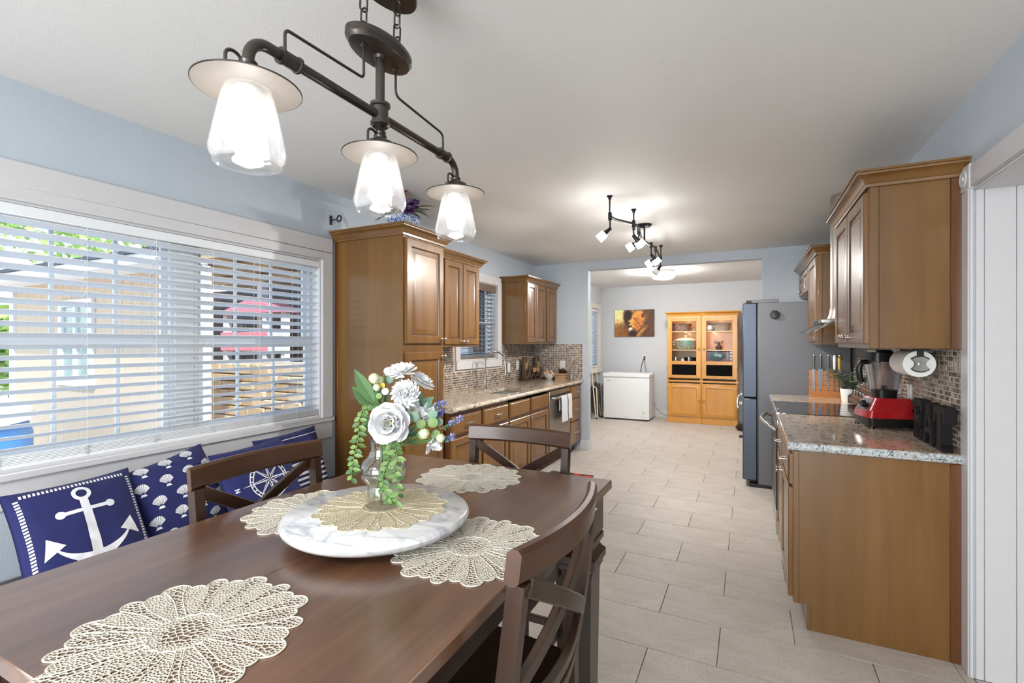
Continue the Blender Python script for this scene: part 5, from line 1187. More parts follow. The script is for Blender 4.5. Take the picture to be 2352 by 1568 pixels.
def chair(label, loc, rz, grp='cross back counter chairs'):
    c = thing('dining_chair', label, 'chair', loc, grp); c.rotation_euler = (0, 0, rz); w = M['chair']
    b = MB(); n = 14; ribbon(b, [(bk(x, 1.016), UPV, (OUT + Vector((.28 * x / HW, 0, 0)) * .6).normalized()) for x in [-HW - .012 + (2 * HW + .024) * i / n for i in range(n + 1)]],   .066, .027, .008); b.build('top_rail', M['chairx'], c, local=True)
    for s in (-1, 1):
        b = MB(); x = s * (HW - .008); b.tube([(x, -.185, 0), (x, -.150, .35), (x, -.150, .62), bk(x, .80), bk(x, .985)], [.024, .025, .026, .024, .023], 4, up=(1, 0, 0), flat=.85); b.build('rear_leg', w, c, local=True, angle=30)
        b = MB(); b.tube([(s * .195, .19, 0), (s * .195, .19, .575)], [.022, .029], 4, up=(1, 0, 0)); b.build('front_leg', w, c, local=True, angle=30)
        b = MB(); b.box(s * .195 - .009, s * .195 + .009, -.14, .19, .28, .312, .003); b.build('side_stretcher', w, c, local=True)
        b = MB(); za, zz = .975, .745
        ribbon(b, [(bk(s * (-HW + .02 + (2 * HW - .04) * t), za + (zz - za) * t, s * .009), Vector((s * .55, 0, .83)), OUT) for t in [i / 10 for i in range(11)]], .036, .017, .003); b.build('cross_slat', w, c, local=True)
    for z in (.705, .655):
        b = MB(); ribbon(b, [(bk(x, z), UPV, OUT) for x in [-HW + .01 + (2 * HW - .02) * i / 10 for i in range(11)]], .034, .018, .003); b.build('lower_rail', w, c, local=True)
    b = MB(); pr = [(-.225, .225), (.225, .225), (.222, .0), (.205, -.16), (-.205, -.16), (-.222, .0)]; b.prism(pr, .582, .612); b.build('seat', M['darkwood'], c, local=True)
    b = MB(); b.box(-.19, .19, .195, .213, .52, .582); b.box(-.19, .19, -.155, -.14, .52, .582); b.box(-.21, -.195, -.14, .19, .52, .582); b.box(.195, .21, -.14, .19, .52, .582); b.build('seat_apron', w, c, local=True)
    b = MB(); b.box(-.19, .19, .18, .2, .20, .235, .003); b.build('front_stretcher', w, c, local=True); b = MB(); b.box(-.19, .19, -.165, -.148, .30, .33, .003); b.build('rear_stretcher', w, c, local=True)
    return c
ch = chair('cross back chair nearest the camera, at the right long side of the table', (-.562, .962, 0), PI / 2)
c2 = copy_tree(ch); c2.location = (-1.205, 1.035, 0); c2.rotation_euler = (0, 0, -PI / 2); c2['label'] = 'cross back chair on the window side of the table, in front of pillows'
c3 = copy_tree(ch); c3.location = (-.852, 1.585, 0); c3.rotation_euler = (0, 0, PI); c3['label'] = 'cross back chair at the far end of the table before the sink cabinets'

bn = thing('bench', 'dark wooden bench under the dining window carrying navy pillows', 'bench', (-2.43, 1.3, 0))
b = MB(); b.box(-2.64, -2.22, .05, 2.50, .425, .46, .004); b.build('seat', M['darkwood'], bn)
b = MB(); b.box(-2.62, -2.25, .10, 2.46, .36, .425); b.build('apron', M['darkwood'], bn)
for x in (-2.59, -2.27):
    for y in (.12, 1.28, 2.43): b = MB(); b.box(x - .03, x + .03, y - .03, y + .03, 0, .425, .003); b.build('leg', M['darkwood'], bn)

# ------------------------------------------------------------------ pillows
def pillow(label, cx_, cy_, zb, w, h, T, tilt, roll, seed, yaw=0):
    r_ = thing('throw_pillow', label, 'pillow', (cx_, cy_, zb))
    R = Matrix.Rotation(yaw, 3, 'Z') @ Matrix(((0, -math.sin(tilt), math.cos(tilt)), (1, 0, 0), (0, math.cos(tilt), math.sin(tilt)))) @ Matrix.Rotation(roll, 3, 'Z')
    lo = min((R @ Vector((sx * w / 2, sy * h / 2, 0))).z for sx in (-1, 1) for sy in (-1, 1)); C0 = Vector((cx_, cy_, zb - lo))
    def prof(u, v):
        e = max(0, (1 - abs(u) ** 2.6)) * max(0, (1 - abs(v) ** 2.6)); k = e ** .55
        wr = noise.noise(Vector((u * 2.2 + seed, v * 2.2, seed))) * .10 + noise.noise(Vector((u * 5 + v * 3, v * 5 - u * 2, seed + 9))) * .05
        return T * k * (1 + wr)
    def S3(u, v, side=1, off=0):
        bu = 1 - .055 * (1 - v * v) * abs(u) ** 3; bv = 1 - .055 * (1 - u * u) * abs(v) ** 3
        return C0 + R @ Vector((u * w / 2 * bu, v * h / 2 * bv, side * prof(u, v) + off))
    n = 30; vs = []; fs = []
    def gp(i): t = 2 * i / n - 1; return math.copysign(1 - (1 - abs(t)) ** 1.25, t)
    for side in (1, -1):
        o = len(vs)
        for j in range(n + 1):
            for i in range(n + 1): vs.append(S3(gp(i), gp(j), side))
        for j in range(n):
            for i in range(n): q = o + j * (n + 1) + i; f = (q, q + 1, q + n + 2, q + n + 1); fs.append(f if side > 0 else f[::-1])
    b = MB(); b.add(vs, fs); o = b.build('cover', M['navy'], r_, angle=60)
    bm = bmesh.new(); bm.from_mesh(o.data); bmesh.ops.remove_doubles(bm, verts=bm.verts, dist=.0004); bm.to_mesh(o.data); bm.free(); o.data.polygons.foreach_set('use_smooth', [True] * len(o.data.polygons))
    return r_, lambda u, v: S3(u, v, 1, .0014)
def circ(cx_, cy_, r, n=18, ry=None): return [(cx_ + r * math.cos(2 * PI * k / n), cy_ + (ry or r) * math.sin(2 * PI * k / n)) for k in range(n)]
def seg(p, q, w0, w1=None):
    w1 = w0 if w1 is None else w1; d = (Vector(q) - Vector(p)).normalized(); s_ = Vector((-d.y, d.x))
    return [tuple(Vector(p) + s_ * w0), tuple(Vector(p) - s_ * w0), tuple(Vector(q) - s_ * w1), tuple(Vector(q) + s_ * w1)]
def annulus(cx_, cy_, r0, r1, a0=0, a1=360, n=28):
    out = []
    for k in range(n):
        p, q = math.radians(a0 + (a1 - a0) * k / n), math.radians(a0 + (a1 - a0) * (k + 1) / n)
        out.append([(cx_ + r0 * math.cos(p), cy_ + r0 * math.sin(p)), (cx_ + r1 * math.cos(p), cy_ + r1 * math.sin(p)), (cx_ + r1 * math.cos(q), cy_ + r1 * math.sin(q)), (cx_ + r0 * math.cos(q), cy_ + r0 * math.sin(q))])
    return out
# anchor pillow
pa, Sa = pillow('navy pillow with a big white anchor and rope border, leftmost on the bench', -2.42, .98, .461, .425, .415, .075, .50, .03, 1.3)
an = annulus(0, .63, .085, .15) + [seg((0, .50), (0, -.60), .065, .085), seg((-.36, .29), (.36, .29), .035), circ(-.38, .29, .075), circ(.38, .29, .075)]
def arm(s_):
    out = []; P0 = []; P1 = []
    for k in range(13):
        t = k / 12; a = math.radians(-90 + 68 * t); P0.append((s_ * .60 * math.cos(a), -.12 + .42 * math.sin(a))); ww = .17 * (1 - t) + .035; P1.append((s_ * (.60 + ww * .55 * t) * math.cos(a), -.12 + (.42 + ww * 1.1) * math.sin(a)))
    for k in range(12): out.append([P0[k], P0[k + 1], P1[k + 1], P1[k]])
    out.append([(s_ * .66, -.06), (s_ * .42, -.27), (s_ * .74, -.45)]); return out
an += arm(1) + arm(-1) + [[(-.10, -.69), (.10, -.69), (0, -.80)]]
surf_print(pa, 'anchor_print', an, Sa, M['print'])
rope = []
for k in range(27):
    t = -.78 + 1.56 * k / 26; d = .03
    for s_ in (-1, 1):
        rope.append([(t - d * .7, s_ * .86 - .035), (t + d * .5, s_ * .86 - .035), (t + d * .8, s_ * .86 + .035), (t - d * .4, s_ * .86 + .035)])
        rope.append([(s_ * .86 - .035, t - d * .7), (s_ * .86 - .035, t + d * .5), (s_ * .86 + .035, t + d * .8), (s_ * .86 + .035, t - d * .4)])
surf_print(pa, 'rope_print', rope, Sa, M['print'])
# shell pillow
pb, Sb = pillow('navy pillow printed with white scallop shells, second from left', -2.465, 1.37, .461, .40, .385, .07, .42, .20, 4.1)
def shell(cx_, cy_, s_, rot):
    out = []; c_, sn = math.cos(rot), math.sin(rot)
    def tr(p): return (cx_ + s_ * (p[0] * c_ - p[1] * sn), cy_ + s_ * (p[0] * sn + p[1] * c_))
    for k in range(11):
        a = math.radians(178 - 16.2 * (k + .5)); w = math.radians(6.4); r1 = 1 + .05 * math.cos(k); q = (0, -.55)
        rr = lambda aa: (r1 * .92 * math.cos(aa), .12 + r1 * .88 * math.sin(aa)); m_ = lambda aa: tuple(q[i] + (rr(aa)[i] - q[i]) * .2 for i in (0, 1))
        out.append([tr(m_(a - w * .4)), tr(rr(a - w)), tr((rr(a)[0] * 1.05, rr(a)[1] * 1.05)), tr(rr(a + w)), tr(m_(a + w * .4))])
    out.append([tr(p) for p in ((-.42, -.88), (.42, -.88), (.22, -.52), (-.22, -.52))]); return out
sh = []
for i in range(4):
    for j in range(5):
        u = -.78 + i * .52 + (.0 if j % 2 else .2); v = -.84 + j * .42
        if abs(u) < .92 and abs(v) < .92: surf_print(pb, 'shell', shell(u, v, .155, -.12), Sb, M['print'], .08)
# striped pillow at the back, with white piping line
pd, Sd = pillow('navy pillow, plain above a white piping line with stripes below, rightmost', -2.50, 2.05, .461, .45, .395, .07, .32, .05, 7.7)
surf_print(pd, 'piping_print', [seg((-.92, .80), (.92, .80), .012)], Sd, M['print'], .1)
surf_print(pd, 'stripe_print', [seg((-.9, .12 - k * .16), (.93, .12 - k * .16), .036) for k in range(7)], Sd, M['print'], .1)
# compass pillow
pc, Sc = pillow('navy pillow with a white compass rose, third from left', -2.345, 1.715, .461, .43, .42, .075, .48, .06, 2.2)
cp = annulus(0, -.05, .40, .425, n=40) + annulus(0, -.05, .475, .50, n=40)
for k in range(48):
    a = 2 * PI * k / 48
    if k % 2: cp.append(seg((.425 * math.cos(a), -.05 + .425 * math.sin(a)), (.475 * math.cos(a), -.05 + .475 * math.sin(a)), .012))
for k in range(8):
    a = PI / 4 * k + .02; L = .66 if k % 2 == 0 else .56; h_ = a + .32; r0 = .11 if k % 2 == 0 else .10
    cp.append([(0, -.05), (r0 * math.cos(h_), -.05 + r0 * math.sin(h_)), (L * math.cos(a), -.05 + L * math.sin(a))])
    h_ = a - .32; t0 = (r0 * math.cos(h_), -.05 + r0 * math.sin(h_)); tip = (L * math.cos(a), -.05 + L * math.sin(a)); cp.append(seg(t0, tip, .008, .004))
def nS(cx_, cy_, ch_, s_, rot):
    c_, sn = math.cos(rot), math.sin(rot); out = []
    st = {'N': [((-.5, -.7), (-.5, .7)), ((-.5, .7), (.5, -.7)), ((.5, -.7), (.5, .7))], 'S': [((.45, .55), (.1, .7)), ((.1, .7), (-.4, .5)), ((-.4, .5), (-.35, .15)), ((-.35, .15), (.35, -.15)), ((.35, -.15), (.4, -.5)), ((.4, -.5), (-.1, -.7)), ((-.1, -.7), (-.45, -.55))], 'E': [((-.4, -.7), (-.4, .7)), ((-.4, .7), (.45, .7)), ((-.4, 0), (.3, 0)), ((-.4, -.7), (.45, -.7))], 'W': [((-.7, .7), (-.35, -.7)), ((-.35, -.7), (0, .5)), ((0, .5), (.35, -.7)), ((.35, -.7), (.7, .7))]}[ch_]
    for p, q in st: P_ = [(cx_ + s_ * (x * c_ - y * sn), cy_ + s_ * (x * sn + y * c_)) for x, y in (p, q)]; out.append(seg(P_[0], P_[1], s_ * .14))
    return out
cp += nS(-.80, -.07, 'N', .07, PI / 2) + nS(.80, -.03, 'S', .07, PI / 2) + nS(0, .72, 'E', .07, PI / 2) + nS(0, -.82, 'W', .07, PI / 2)
surf_print(pc, 'compass_print', cp, Sc, M['print'])

# ------------------------------------------------------------------ lace place mats
def lace_mesh():
    rr = random.Random(21); NP = 30; Rk = [(.192, .176, .186, .172)[k % 4] for k in range(NP)]; pitch = 2 * PI / NP; big = [k % 4 in (0, 2) or k % 7 == 3 for k in range(NP)]
    def bound(th):
        best = 0
        for k in range(NP):
            d = (th - k * pitch + PI) % (2 * PI) - PI; t = abs(d) / (pitch * (.78 if k % 4 == 0 else .6))
            if t < 1.25: best = max(best, Rk[k] * (1 - .135 * t ** 2.6))
        return best
    def size(r, th):
        if r < .036: return .0088
        if r < .052: return .0046
        k = round(th / pitch) % NP; d = (th - k * pitch + PI) % (2 * PI) - PI; t = abs(d) / (pitch * .5)
        if big[k] and t < .62 and r > .062 and r < Rk[k] - .012: return .0094 if r > .085 else .0068
        return .0050
    pts = []; cell = .004; grid = {}
    def ok(x, y, s):
        gx, gy = int(x // cell), int(y // cell); n = int(s // cell) + 1
        for i in range(gx - n, gx + n + 1):
            for j in range(gy - n, gy + n + 1):
                for (a, c, s2) in grid.get((i, j), ()):
                    if (a - x) ** 2 + (c - y) ** 2 < (.5 * (s + s2) * .86) ** 2: return False
        return True
    for _ in range(60000):
        th = rr.uniform(0, 2 * PI); r = .197 * math.sqrt(rr.random()); x, y = r * math.cos(th), r * math.sin(th)
        if r > bound(th) + .006: continue
        s = size(r, th)
        if ok(x, y, s): pts.append((x, y, s)); grid.setdefault((int(x // cell), int(y // cell)), []).append((x, y, s))
    v2, _, f2, _, _, _ = delaunay_2d_cdt([Vector((p[0], p[1])) for p in pts], [], [], 0, 1e-7)
    inc = {}; cc = []
    for fi, f in enumerate(f2):
        a, c, d = (v2[i] for i in f[:3]); D = 2 * (a.x * (c.y - d.y) + c.x * (d.y - a.y) + d.x * (a.y - c.y))
        if abs(D) < 1e-12: cc.append(None); continue
        ux = (a.length_squared * (c.y - d.y) + c.length_squared * (d.y - a.y) + d.length_squared * (a.y - c.y)) / D
        uy = (a.length_squared * (d.x - c.x) + c.length_squared * (a.x - d.x) + d.length_squared * (c.x - a.x)) / D
        cc.append(Vector((ux, uy)))
        for i in f: inc.setdefault(i, []).append(fi)
    m = MB(); zt = .0016
    for i, fl_ in inc.items():
        p = v2[i]; r = p.length; th = math.atan2(p.y, p.x) % (2 * PI); B = bound(th)
        if r > B - .0012: continue
        poly = [cc[f] for f in fl_ if cc[f] is not None]
        if len(poly) < 3 or any((q - p).length > .014 for q in poly): continue
        poly.sort(key=lambda q: math.atan2(q.y - p.y, q.x - p.x)); cl = []
        for q in poly:
            Bq = bound(math.atan2(q.y, q.x) % (2 * PI))
            cl.append(q * (Bq / q.length) if q.length > Bq else q)
        c0 = sum(cl, Vector((0, 0))) / len(cl); big_ = size(r, th) > .0055; k = .00055 if big_ else .0006; inn = []
        for q in cl: d = (q - c0); L = d.length; inn.append(c0 + d * max(.25, (L - k * 1.35) / max(L, 1e-6)))
        n = len(cl); vs = [(q.x, q.y, zt) for q in cl] + [(q.x, q.y, zt) for q in inn] + [(q.x, q.y, 0) for q in inn]
        m.add(vs, [(a, (a + 1) % n, n + (a + 1) % n, n + a) for a in range(n)] + [(n + a, n + (a + 1) % n, 2 * n + (a + 1) % n, 2 * n + a) for a in range(n)])
    rim = MB(); N = 720
    bd = [bound(2 * PI * k / N) for k in range(N)]; vs = []
    for k in range(N):
        a = 2 * PI * k / N; c_, s_ = math.cos(a), math.sin(a)
        for (dr, z) in ((0, 0), (.0004, .0016), (-.0008, .0024), (-.0026, .0022), (-.0032, .0014), (-.0032, 0)): vs.append(((bd[k] + dr) * c_, (bd[k] + dr) * s_, z))
    rim.add(vs, [(k * 6 + j, ((k + 1) % N) * 6 + j, ((k + 1) % N) * 6 + j + 1, k * 6 + j + 1) for k in range(N) for j in range(5)])
    for k in range(NP):
        a0 = (k + .5) * pitch; path = []
        for t in range(9): r = .054 + (bound(a0) - .056) * t / 8; a = a0 + .05 * math.sin(PI * t / 8) * (1 if k % 2 else -1); path.append((r * math.cos(a), r * math.sin(a), .0016))
        rim.tube(path, .0010, 5)
    rim.tube([((.053 + .0016 * math.sin(17 * a)) * math.cos(a), (.053 + .0016 * math.sin(17 * a)) * math.sin(a), .0016) for a in [2 * PI * k / 150 for k in range(150)]], .0013, 5, closed=True)
    return m, rim
lm, lr = lace_mesh()
def placemat(label, x, y, z, rz, mat, src=None):
    p = thing('placemat', label, 'placemat', (x, y, z), 'lace petal placemats'); p.rotation_euler = (0, 0, rz)
    if src is None:
        lm.build('lace', mat, p, local=True, recalc=False); lr.build('petal_rim', mat, p, local=True)
    else:
        for chd in src.children: o = chd.copy(); o.data = chd.data if mat is None else chd.data.copy(); COL.objects.link(o); o.parent = p; (mat and (o.data.materials.clear(), o.data.materials.append(mat)))
    return p
p0 = placemat('cream lace placemat nearest the camera at the table front', -.848, .482, TZ + .0005, .2, M['lace'])
placemat('cream lace placemat at the right side by the nearest chair', -.598, .985, TZ + .0005, 1.1, None, p0)
placemat('cream lace placemat at the window side, partly under the marble turntable', -1.128, 1.0, TZ + .0005, 2.3, None, p0)
placemat('cream lace placemat at the far end of the table', -.905, 1.492, TZ + .0005, 3.0, None, p0)
LZ = .967
pg = placemat('golden lace placemat on the marble turntable under the vase', -.868, .985, LZ + .0005, .7, M['lacegold'], p0)
for o in pg.children: o.scale = (.9, .9, 1)
lz = thing('lazy_susan', 'round white marble turntable in the middle of the table', 'turntable', (-.868, .972, TZ + .003))
b = MB(); R_ = .236; b.lathe([(R_ - .03, LZ - .030), (R_ - .012, LZ - .028), (R_ - .002, LZ - .019), (R_, LZ - .012), (R_ - .003, LZ - .005), (R_ - .010, LZ), (0, LZ)], 64, (-.868, .972, 0)); b.build('marble_disc', M['marble'], lz)
b = MB(); b.lathe([(.10, TZ + .003), (.10, LZ - .030)], 32, (-.868, .972, 0)); b.build('swivel_base', M['black'], lz)

# ------------------------------------------------------------------ vase and bouquet
VX, VY = -.872, .995; VZ = LZ + .003
vs_ = thing('glass_vase', 'clear glass vase with a round bulge holding the bouquet', 'vase', (VX, VY, VZ)); b = MB()
out = [(.043, 0), (.0445, .003), (.042, .03), (.040, .055), (.045, .062), (.055, .074), (.0595, .090), (.0585, .104), (.052, .118), (.042, .126), (.037, .135), (.0365, .155), (.039, .180), (.0395, .182)]
b.lathe([(r, z) for r, z in out] + [(r - .0022, z) for r, z in out[::-1][:-2]] + [(.036, .012), (0, .010)], 48, (VX, VY, VZ)); b.build('vase', M['glass'], vs_)
CA, SA = math.cos(YAW), math.sin(YAW); Rv = Vector((CA, SA, 0)); Fv = Vector((-SA, CA, 0))
def at(px, py, w): return Vector((0, 0, 1.40)) + (Fv + Rv * ((px - 1176) / 1106) + Vector((0, 0, (787 - py) / 1106))) * w
def cr(x, y, w=1.27): return at(790 + x * .2423, 820 + y * .2423, w)
bq = thing('bouquet', 'bouquet of white flowers, lavender and trailing green vines in the glass vase', 'bouquet', (VX, VY, VZ + .015))
M['petal'] = plain('white_silk_petal', C(240, 240, 240), .7, var=.03, scale=40); M['petalc'] = plain('yellow_green_flower_centre', C(206, 190, 70), .7, var=.15, scale=90)
M['pom'] = plain('cream_green_pompom', C(226, 232, 190), .8, var=.12, scale=120); M['lav'] = leafmat('lavender_blue', C(126, 130, 200), C(178, 182, 228))
M['lf'] = leafmat('green_silk_leaf', C(50, 84, 46), C(98, 132, 80)); M['lfb'] = leafmat('blue_green_leaf', C(84, 120, 98), C(128, 158, 134)); M['vine'] = leafmat('yellow_green_vine_leaf', C(58, 100, 52), C(138, 164, 92)); M['stemg'] = plain('green_stem', C(96, 126, 66), .6)
toC = -Fv
ctr = Vector((VX, VY, VZ + .15))
def petal(b, p, d, L, w, up, cup=.3, n=4, fr=0, rnd=0):
    """a broad cupped petal"""
    d = Vector(d).normalized(); s_ = d.cross(Vector(up)).normalized(); n_ = s_.cross(d); rows = []; m = 4
    for i in range(n + 1):
        t = i / n; k = (math.sin(PI * min(1, .18 + .72 * t)) if not fr else (.35 + .65 * t)); row = []
        if rnd: k = .4 + .6 * math.sin(PI * min(1, .1 + .6 * t))
        for j in range(m + 1):
            q = j / m * 2 - 1; j_ = 1 - (fr * (abs(math.sin(j * 2.7)) if i == n else 0))
            row.append(Vector(p) + d * L * t * (1 - (.34 if rnd else .14) * q * q * t) * j_ + s_ * w / 2 * k * q + n_ * L * cup * (t * t * .9 + .25 * q * q * t))
        rows.append(row)
    b.add([v for r0 in rows for v in r0], [(i * (m + 1) + j, i * (m + 1) + j + 1, (i + 1) * (m + 1) + j + 1, (i + 1) * (m + 1) + j) for i in range(n) for j in range(m)])
def flower(name, c, A, R, layers, seed, mats=('petal', 'petalc'), cen=.16, fr=0, wf=.6, rnd=0):
    r = random.Random(seed); A = Vector(A).normalized(); s1 = A.orthogonal().normalized(); s2 = A.cross(s1); b = MB()
    for (cnt, e, k, cup) in layers:
        for i in range(cnt):
            a = 2 * PI * (i + r.uniform(-.2, .2)) / cnt + k * 5; e2 = e + r.uniform(-.08, .08); d = (s1 * math.cos(a) + s2 * math.sin(a)) * math.cos(e2) + A * math.sin(e2)
            petal(b, c + d * R * .06, d, R * k, R * k * wf * (1 if cnt < 9 else 7 / cnt), A, cup, fr=fr, rnd=rnd)
    o = b.build(name, M[mats[0]], bq, recalc=False, angle=80)
    if cen:
        b = MB(); b.ball(tuple(c + A * R * .1), R * cen, 10, 6); b.build('flower_centre', M[mats[1]], o)
    b = MB(); q = c - A * R * .05; b.tube([q, q.lerp(ctr, .5) + Vector((0, 0, .012)), ctr], .0022, 6); b.build('stem', M['stemg'], o)
    return o
flower('ranunculus', cr(440, 630, 1.215), toC + Vector((0, 0, .12)) - Rv * .05, .053, [(8, .05, 1, .18), (8, .3, .95, .4), (7, .6, .82, .5), (5, .9, .6, .42), (3, 1.2, .42, .3)], 1, wf=1.25, cen=.15, rnd=1)
flower('gerbera', cr(545, 150, 1.27), Vector((0, 0, .9)) + toC * .35 - Rv * .1, .046, [(16, .05, 1, .1), (14, .3, .85, .15), (10, .7, .5, .1)], 2, cen=.10, fr=.2, wf=.8)
flower('gerbera', cr(735, 235, 1.29), Vector((0, 0, .8)) + toC * .25 + Rv * .55, .040, [(15, .0, 1, .1), (13, .3, .8, .15), (8, .7, .5, .1)], 3, cen=.1, fr=.2, wf=.8)
flower('carnation', cr(585, 350, 1.235), toC * .8 + Vector((0, 0, .25)) + Rv * .1, .042, [(14, .05, 1, .1), (14, .3, .95, .15), (12, .6, .85, .15), (10, .9, .75, .15), (6, 1.2, .65, .1)], 4, cen=0, fr=.3, wf=.95)
flower('white_lily', cr(650, 505, 1.26), toC + Rv * .3, .036, [(5, .2, 1, .3), (4, .7, .7, .3)], 5, cen=.1, wf=.9)
flower('white_lily', cr(800, 545, 1.27), toC * .6 + Rv * .5 + Vector((0, 0, .4)), .036, [(6, .15, 1, .25), (4, .7, .7, .3)], 6, cen=.1, wf=.85)
flower('white_lily', cr(840, 800, 1.25), toC * .5 + Rv * .5 - Vector((0, 0, .5)), .034, [(4, .25, 1, .3), (3, .8, .7, .3)], 7, cen=.1, wf=.9)
for (x, y, R, w_) in ((285, 200, .0145, 1.26), (345, 215, .0105, 1.28), (310, 285, .010, 1.26), (762, 722, .0135, 1.215), (915, 765, .012, 1.24)):
    c = cr(x, y, w_); b = MB(); rr = random.Random(int(x))
    b.ball(tuple(c), R * .8, 10, 8)
    for k in range(90):
        z = 1 - 2 * (k + .5) / 90; a = k * 2.4; d = Vector((math.sqrt(1 - z * z) * math.cos(a), math.sqrt(1 - z * z) * math.sin(a), z)); s_ = d.orthogonal().normalized() * R * .1; t_ = d.cross(s_)
        b.add([c + d * R * .75 + s_, c + d * R * .75 - s_ * .5 + t_, c + d * R * .75 - s_ * .5 - t_, c + d * R * 1.05], [(0, 1, 3), (1, 2, 3), (2, 0, 3)])
    o = b.build('pompom_flower', M['pom'], bq, recalc=False); b = MB(); b.tube([c, c.lerp(ctr, .5), ctr], .0016, 5); b.build('stem', M['stemg'], o)
for (x, y, tx, ty, w_) in ((830, 480, 955, 425, 1.27), (850, 560, 930, 515, 1.27), (960, 660, 1115, 570, 1.25), (930, 790, 1035, 750, 1.25)):
    p, q = cr(x, y, w_), cr(tx, ty, w_); rr = random.Random(tx); b = MB()
    for k in range(46):
        t = .25 + .75 * rr.random(); c = p.lerp(q, t); d = Vector((rr.gauss(0, 1), rr.gauss(0, 1), rr.gauss(0, 1))).normalized() + (q - p).normalized() * .8; leaf(b, c, d, .011, .006)
    o = b.build('lavender', M['lav'], bq, recalc=False); b = MB(); b.tube([q, p, p.lerp(ctr, .6), ctr], .0014, 5)
    b.build('stem', M['stemg'], o); b = MB()
    for k in range(26): t = rr.random() * .7 - .2; d = Vector((rr.gauss(0, 1), rr.gauss(0, 1), rr.gauss(0, 1))).normalized(); leaf(b, p.lerp(q, t), d + (q - p).normalized(), .012, .004)
    b.build('needle_leaves', M['lfb'], o, recalc=False)
def bleaf(x0, y0, x1, y1, w, mat, w0=1.27, w1=1.27, bend=.15):
    p, q = cr(x0, y0, w0), cr(x1, y1, w1); b = MB(); d = q - p; leaf(b, p, d, d.length, w, toC + Vector((0, 0, .25)), bend); o = b.build('leaf', M[mat], bq, recalc=False)
    b = MB(); b.tube([p + d * .1, p, p.lerp(ctr, .6), ctr], .0014, 5); b.build('stem', M['stemg'], o)
for a in ((300, 455, 90, 120, .036, 'lf', 1.27, 1.25), (310, 470, 80, 290, .040, 'lf', 1.28, 1.25), (330, 480, 150, 430, .03, 'lf', 1.29, 1.27), (360, 440, 230, 270, .03, 'lfb', 1.30, 1.3), (690, 520, 835, 378, .030, 'lfb', 1.28, 1.26), (660, 500, 745, 325, .022, 'lfb', 1.3, 1.31), (400, 430, 390, 270, .018, 'lfb', 1.29, 1.29), (560, 740, 720, 640, .014, 'lfb', 1.24, 1.23), (560, 750, 800, 700, .012, 'lf', 1.25, 1.24), (560, 760, 715, 830, .010, 'lf', 1.25, 1.25), (330, 500, 240, 500, .02, 'lf', 1.26, 1.24), (470, 450, 560, 420, .03, 'lfb', 1.28, 1.27)): bleaf(*a)
for (x, y, R, mt, w_) in ((620, 590, .0135, 'lfb', 1.22), (380, 150, .010, 'petal', 1.28), (395, 235, .012, 'lfb', 1.29), (305, 385, .0085, 'vine', 1.25), (360, 345, .010, 'petal', 1.26), (690, 660, .013, 'vine', 1.23), (700, 760, .014, 'vine', 1.23), (800, 650, .014, 'vine', 1.235), (830, 760, .013, 'vine', 1.24), (800, 570, .013, 'lfb', 1.24), (860, 640, .012, 'lfb', 1.25), (340, 285, .008, 'petalc', 1.27)):
    c = cr(x, y, w_); b = MB(); roundleaf(b, c, Rv * .6 + Vector((0, 0, .4)), R, toC); o = b.build('round_leaf', M[mt], bq, recalc=False); b = MB(); b.tube([c, c.lerp(ctr, .5), ctr], .0013, 5); b.build('stem', M['stemg'], o)
def trail(pts, seed, w_, n=30, L=.021):
    rr = random.Random(seed); P_ = [cr(x, y, w_) for x, y in pts]; b = MB(); b.tube([ctr.lerp(P_[0], .5)] + P_, .0012, 5); o = b.build('trailing_vine', M['stemg'], bq)
    for k in range(n):
        t = k / n * (len(P_) - 1); i = min(int(t), len(P_) - 2); p = P_[i].lerp(P_[i + 1], t - i); d = Rv * (1 if k % 2 else -1) * rr.uniform(.6, 1.2) + toC * rr.uniform(-.5, .7) + Vector((0, 0, rr.uniform(-.9, .1)))
        b = MB(); leaf(b, p, d, L * rr.uniform(.75, 1.2), L * .55, toC + Vector((0, 0, .4)), .3); b.build('leaf', M['vine' if k % 3 else 'lf'], o, recalc=False)
trail([(300, 470), (230, 470), (170, 510), (145, 600), (140, 720), (130, 820), (100, 920), (85, 1000), (75, 1080), (75, 1170)], 1, 1.215, 34)
trail([(330, 560), (250, 570), (220, 640), (205, 730)], 2, 1.225, 12)
trail([(470, 790), (490, 880), (510, 970), (480, 1070), (505, 1170), (525, 1280), (490, 1390)], 3, 1.185, 24)
trail([(450, 800), (430, 900), (415, 1010), (370, 1120), (370, 1220), (400, 1310), (430, 1420)], 4, 1.19, 26)
for k, (dx, dy, bx, by) in enumerate(((-.006, 0, -.026, -.006), (.0, .004, -.018, .01), (.006, -.002, -.002, -.01), (.010, .004, .012, .004), (-.01, .006, -.022, .014))):
    b = MB(); b.tube([(VX + dx * 1.2, VY + dy, VZ + .19), (VX + dx, VY + dy, VZ + .10), (VX + bx, VY + by, VZ + .016)], .0032, 7); b.build('stem', M['stemg'], bq)

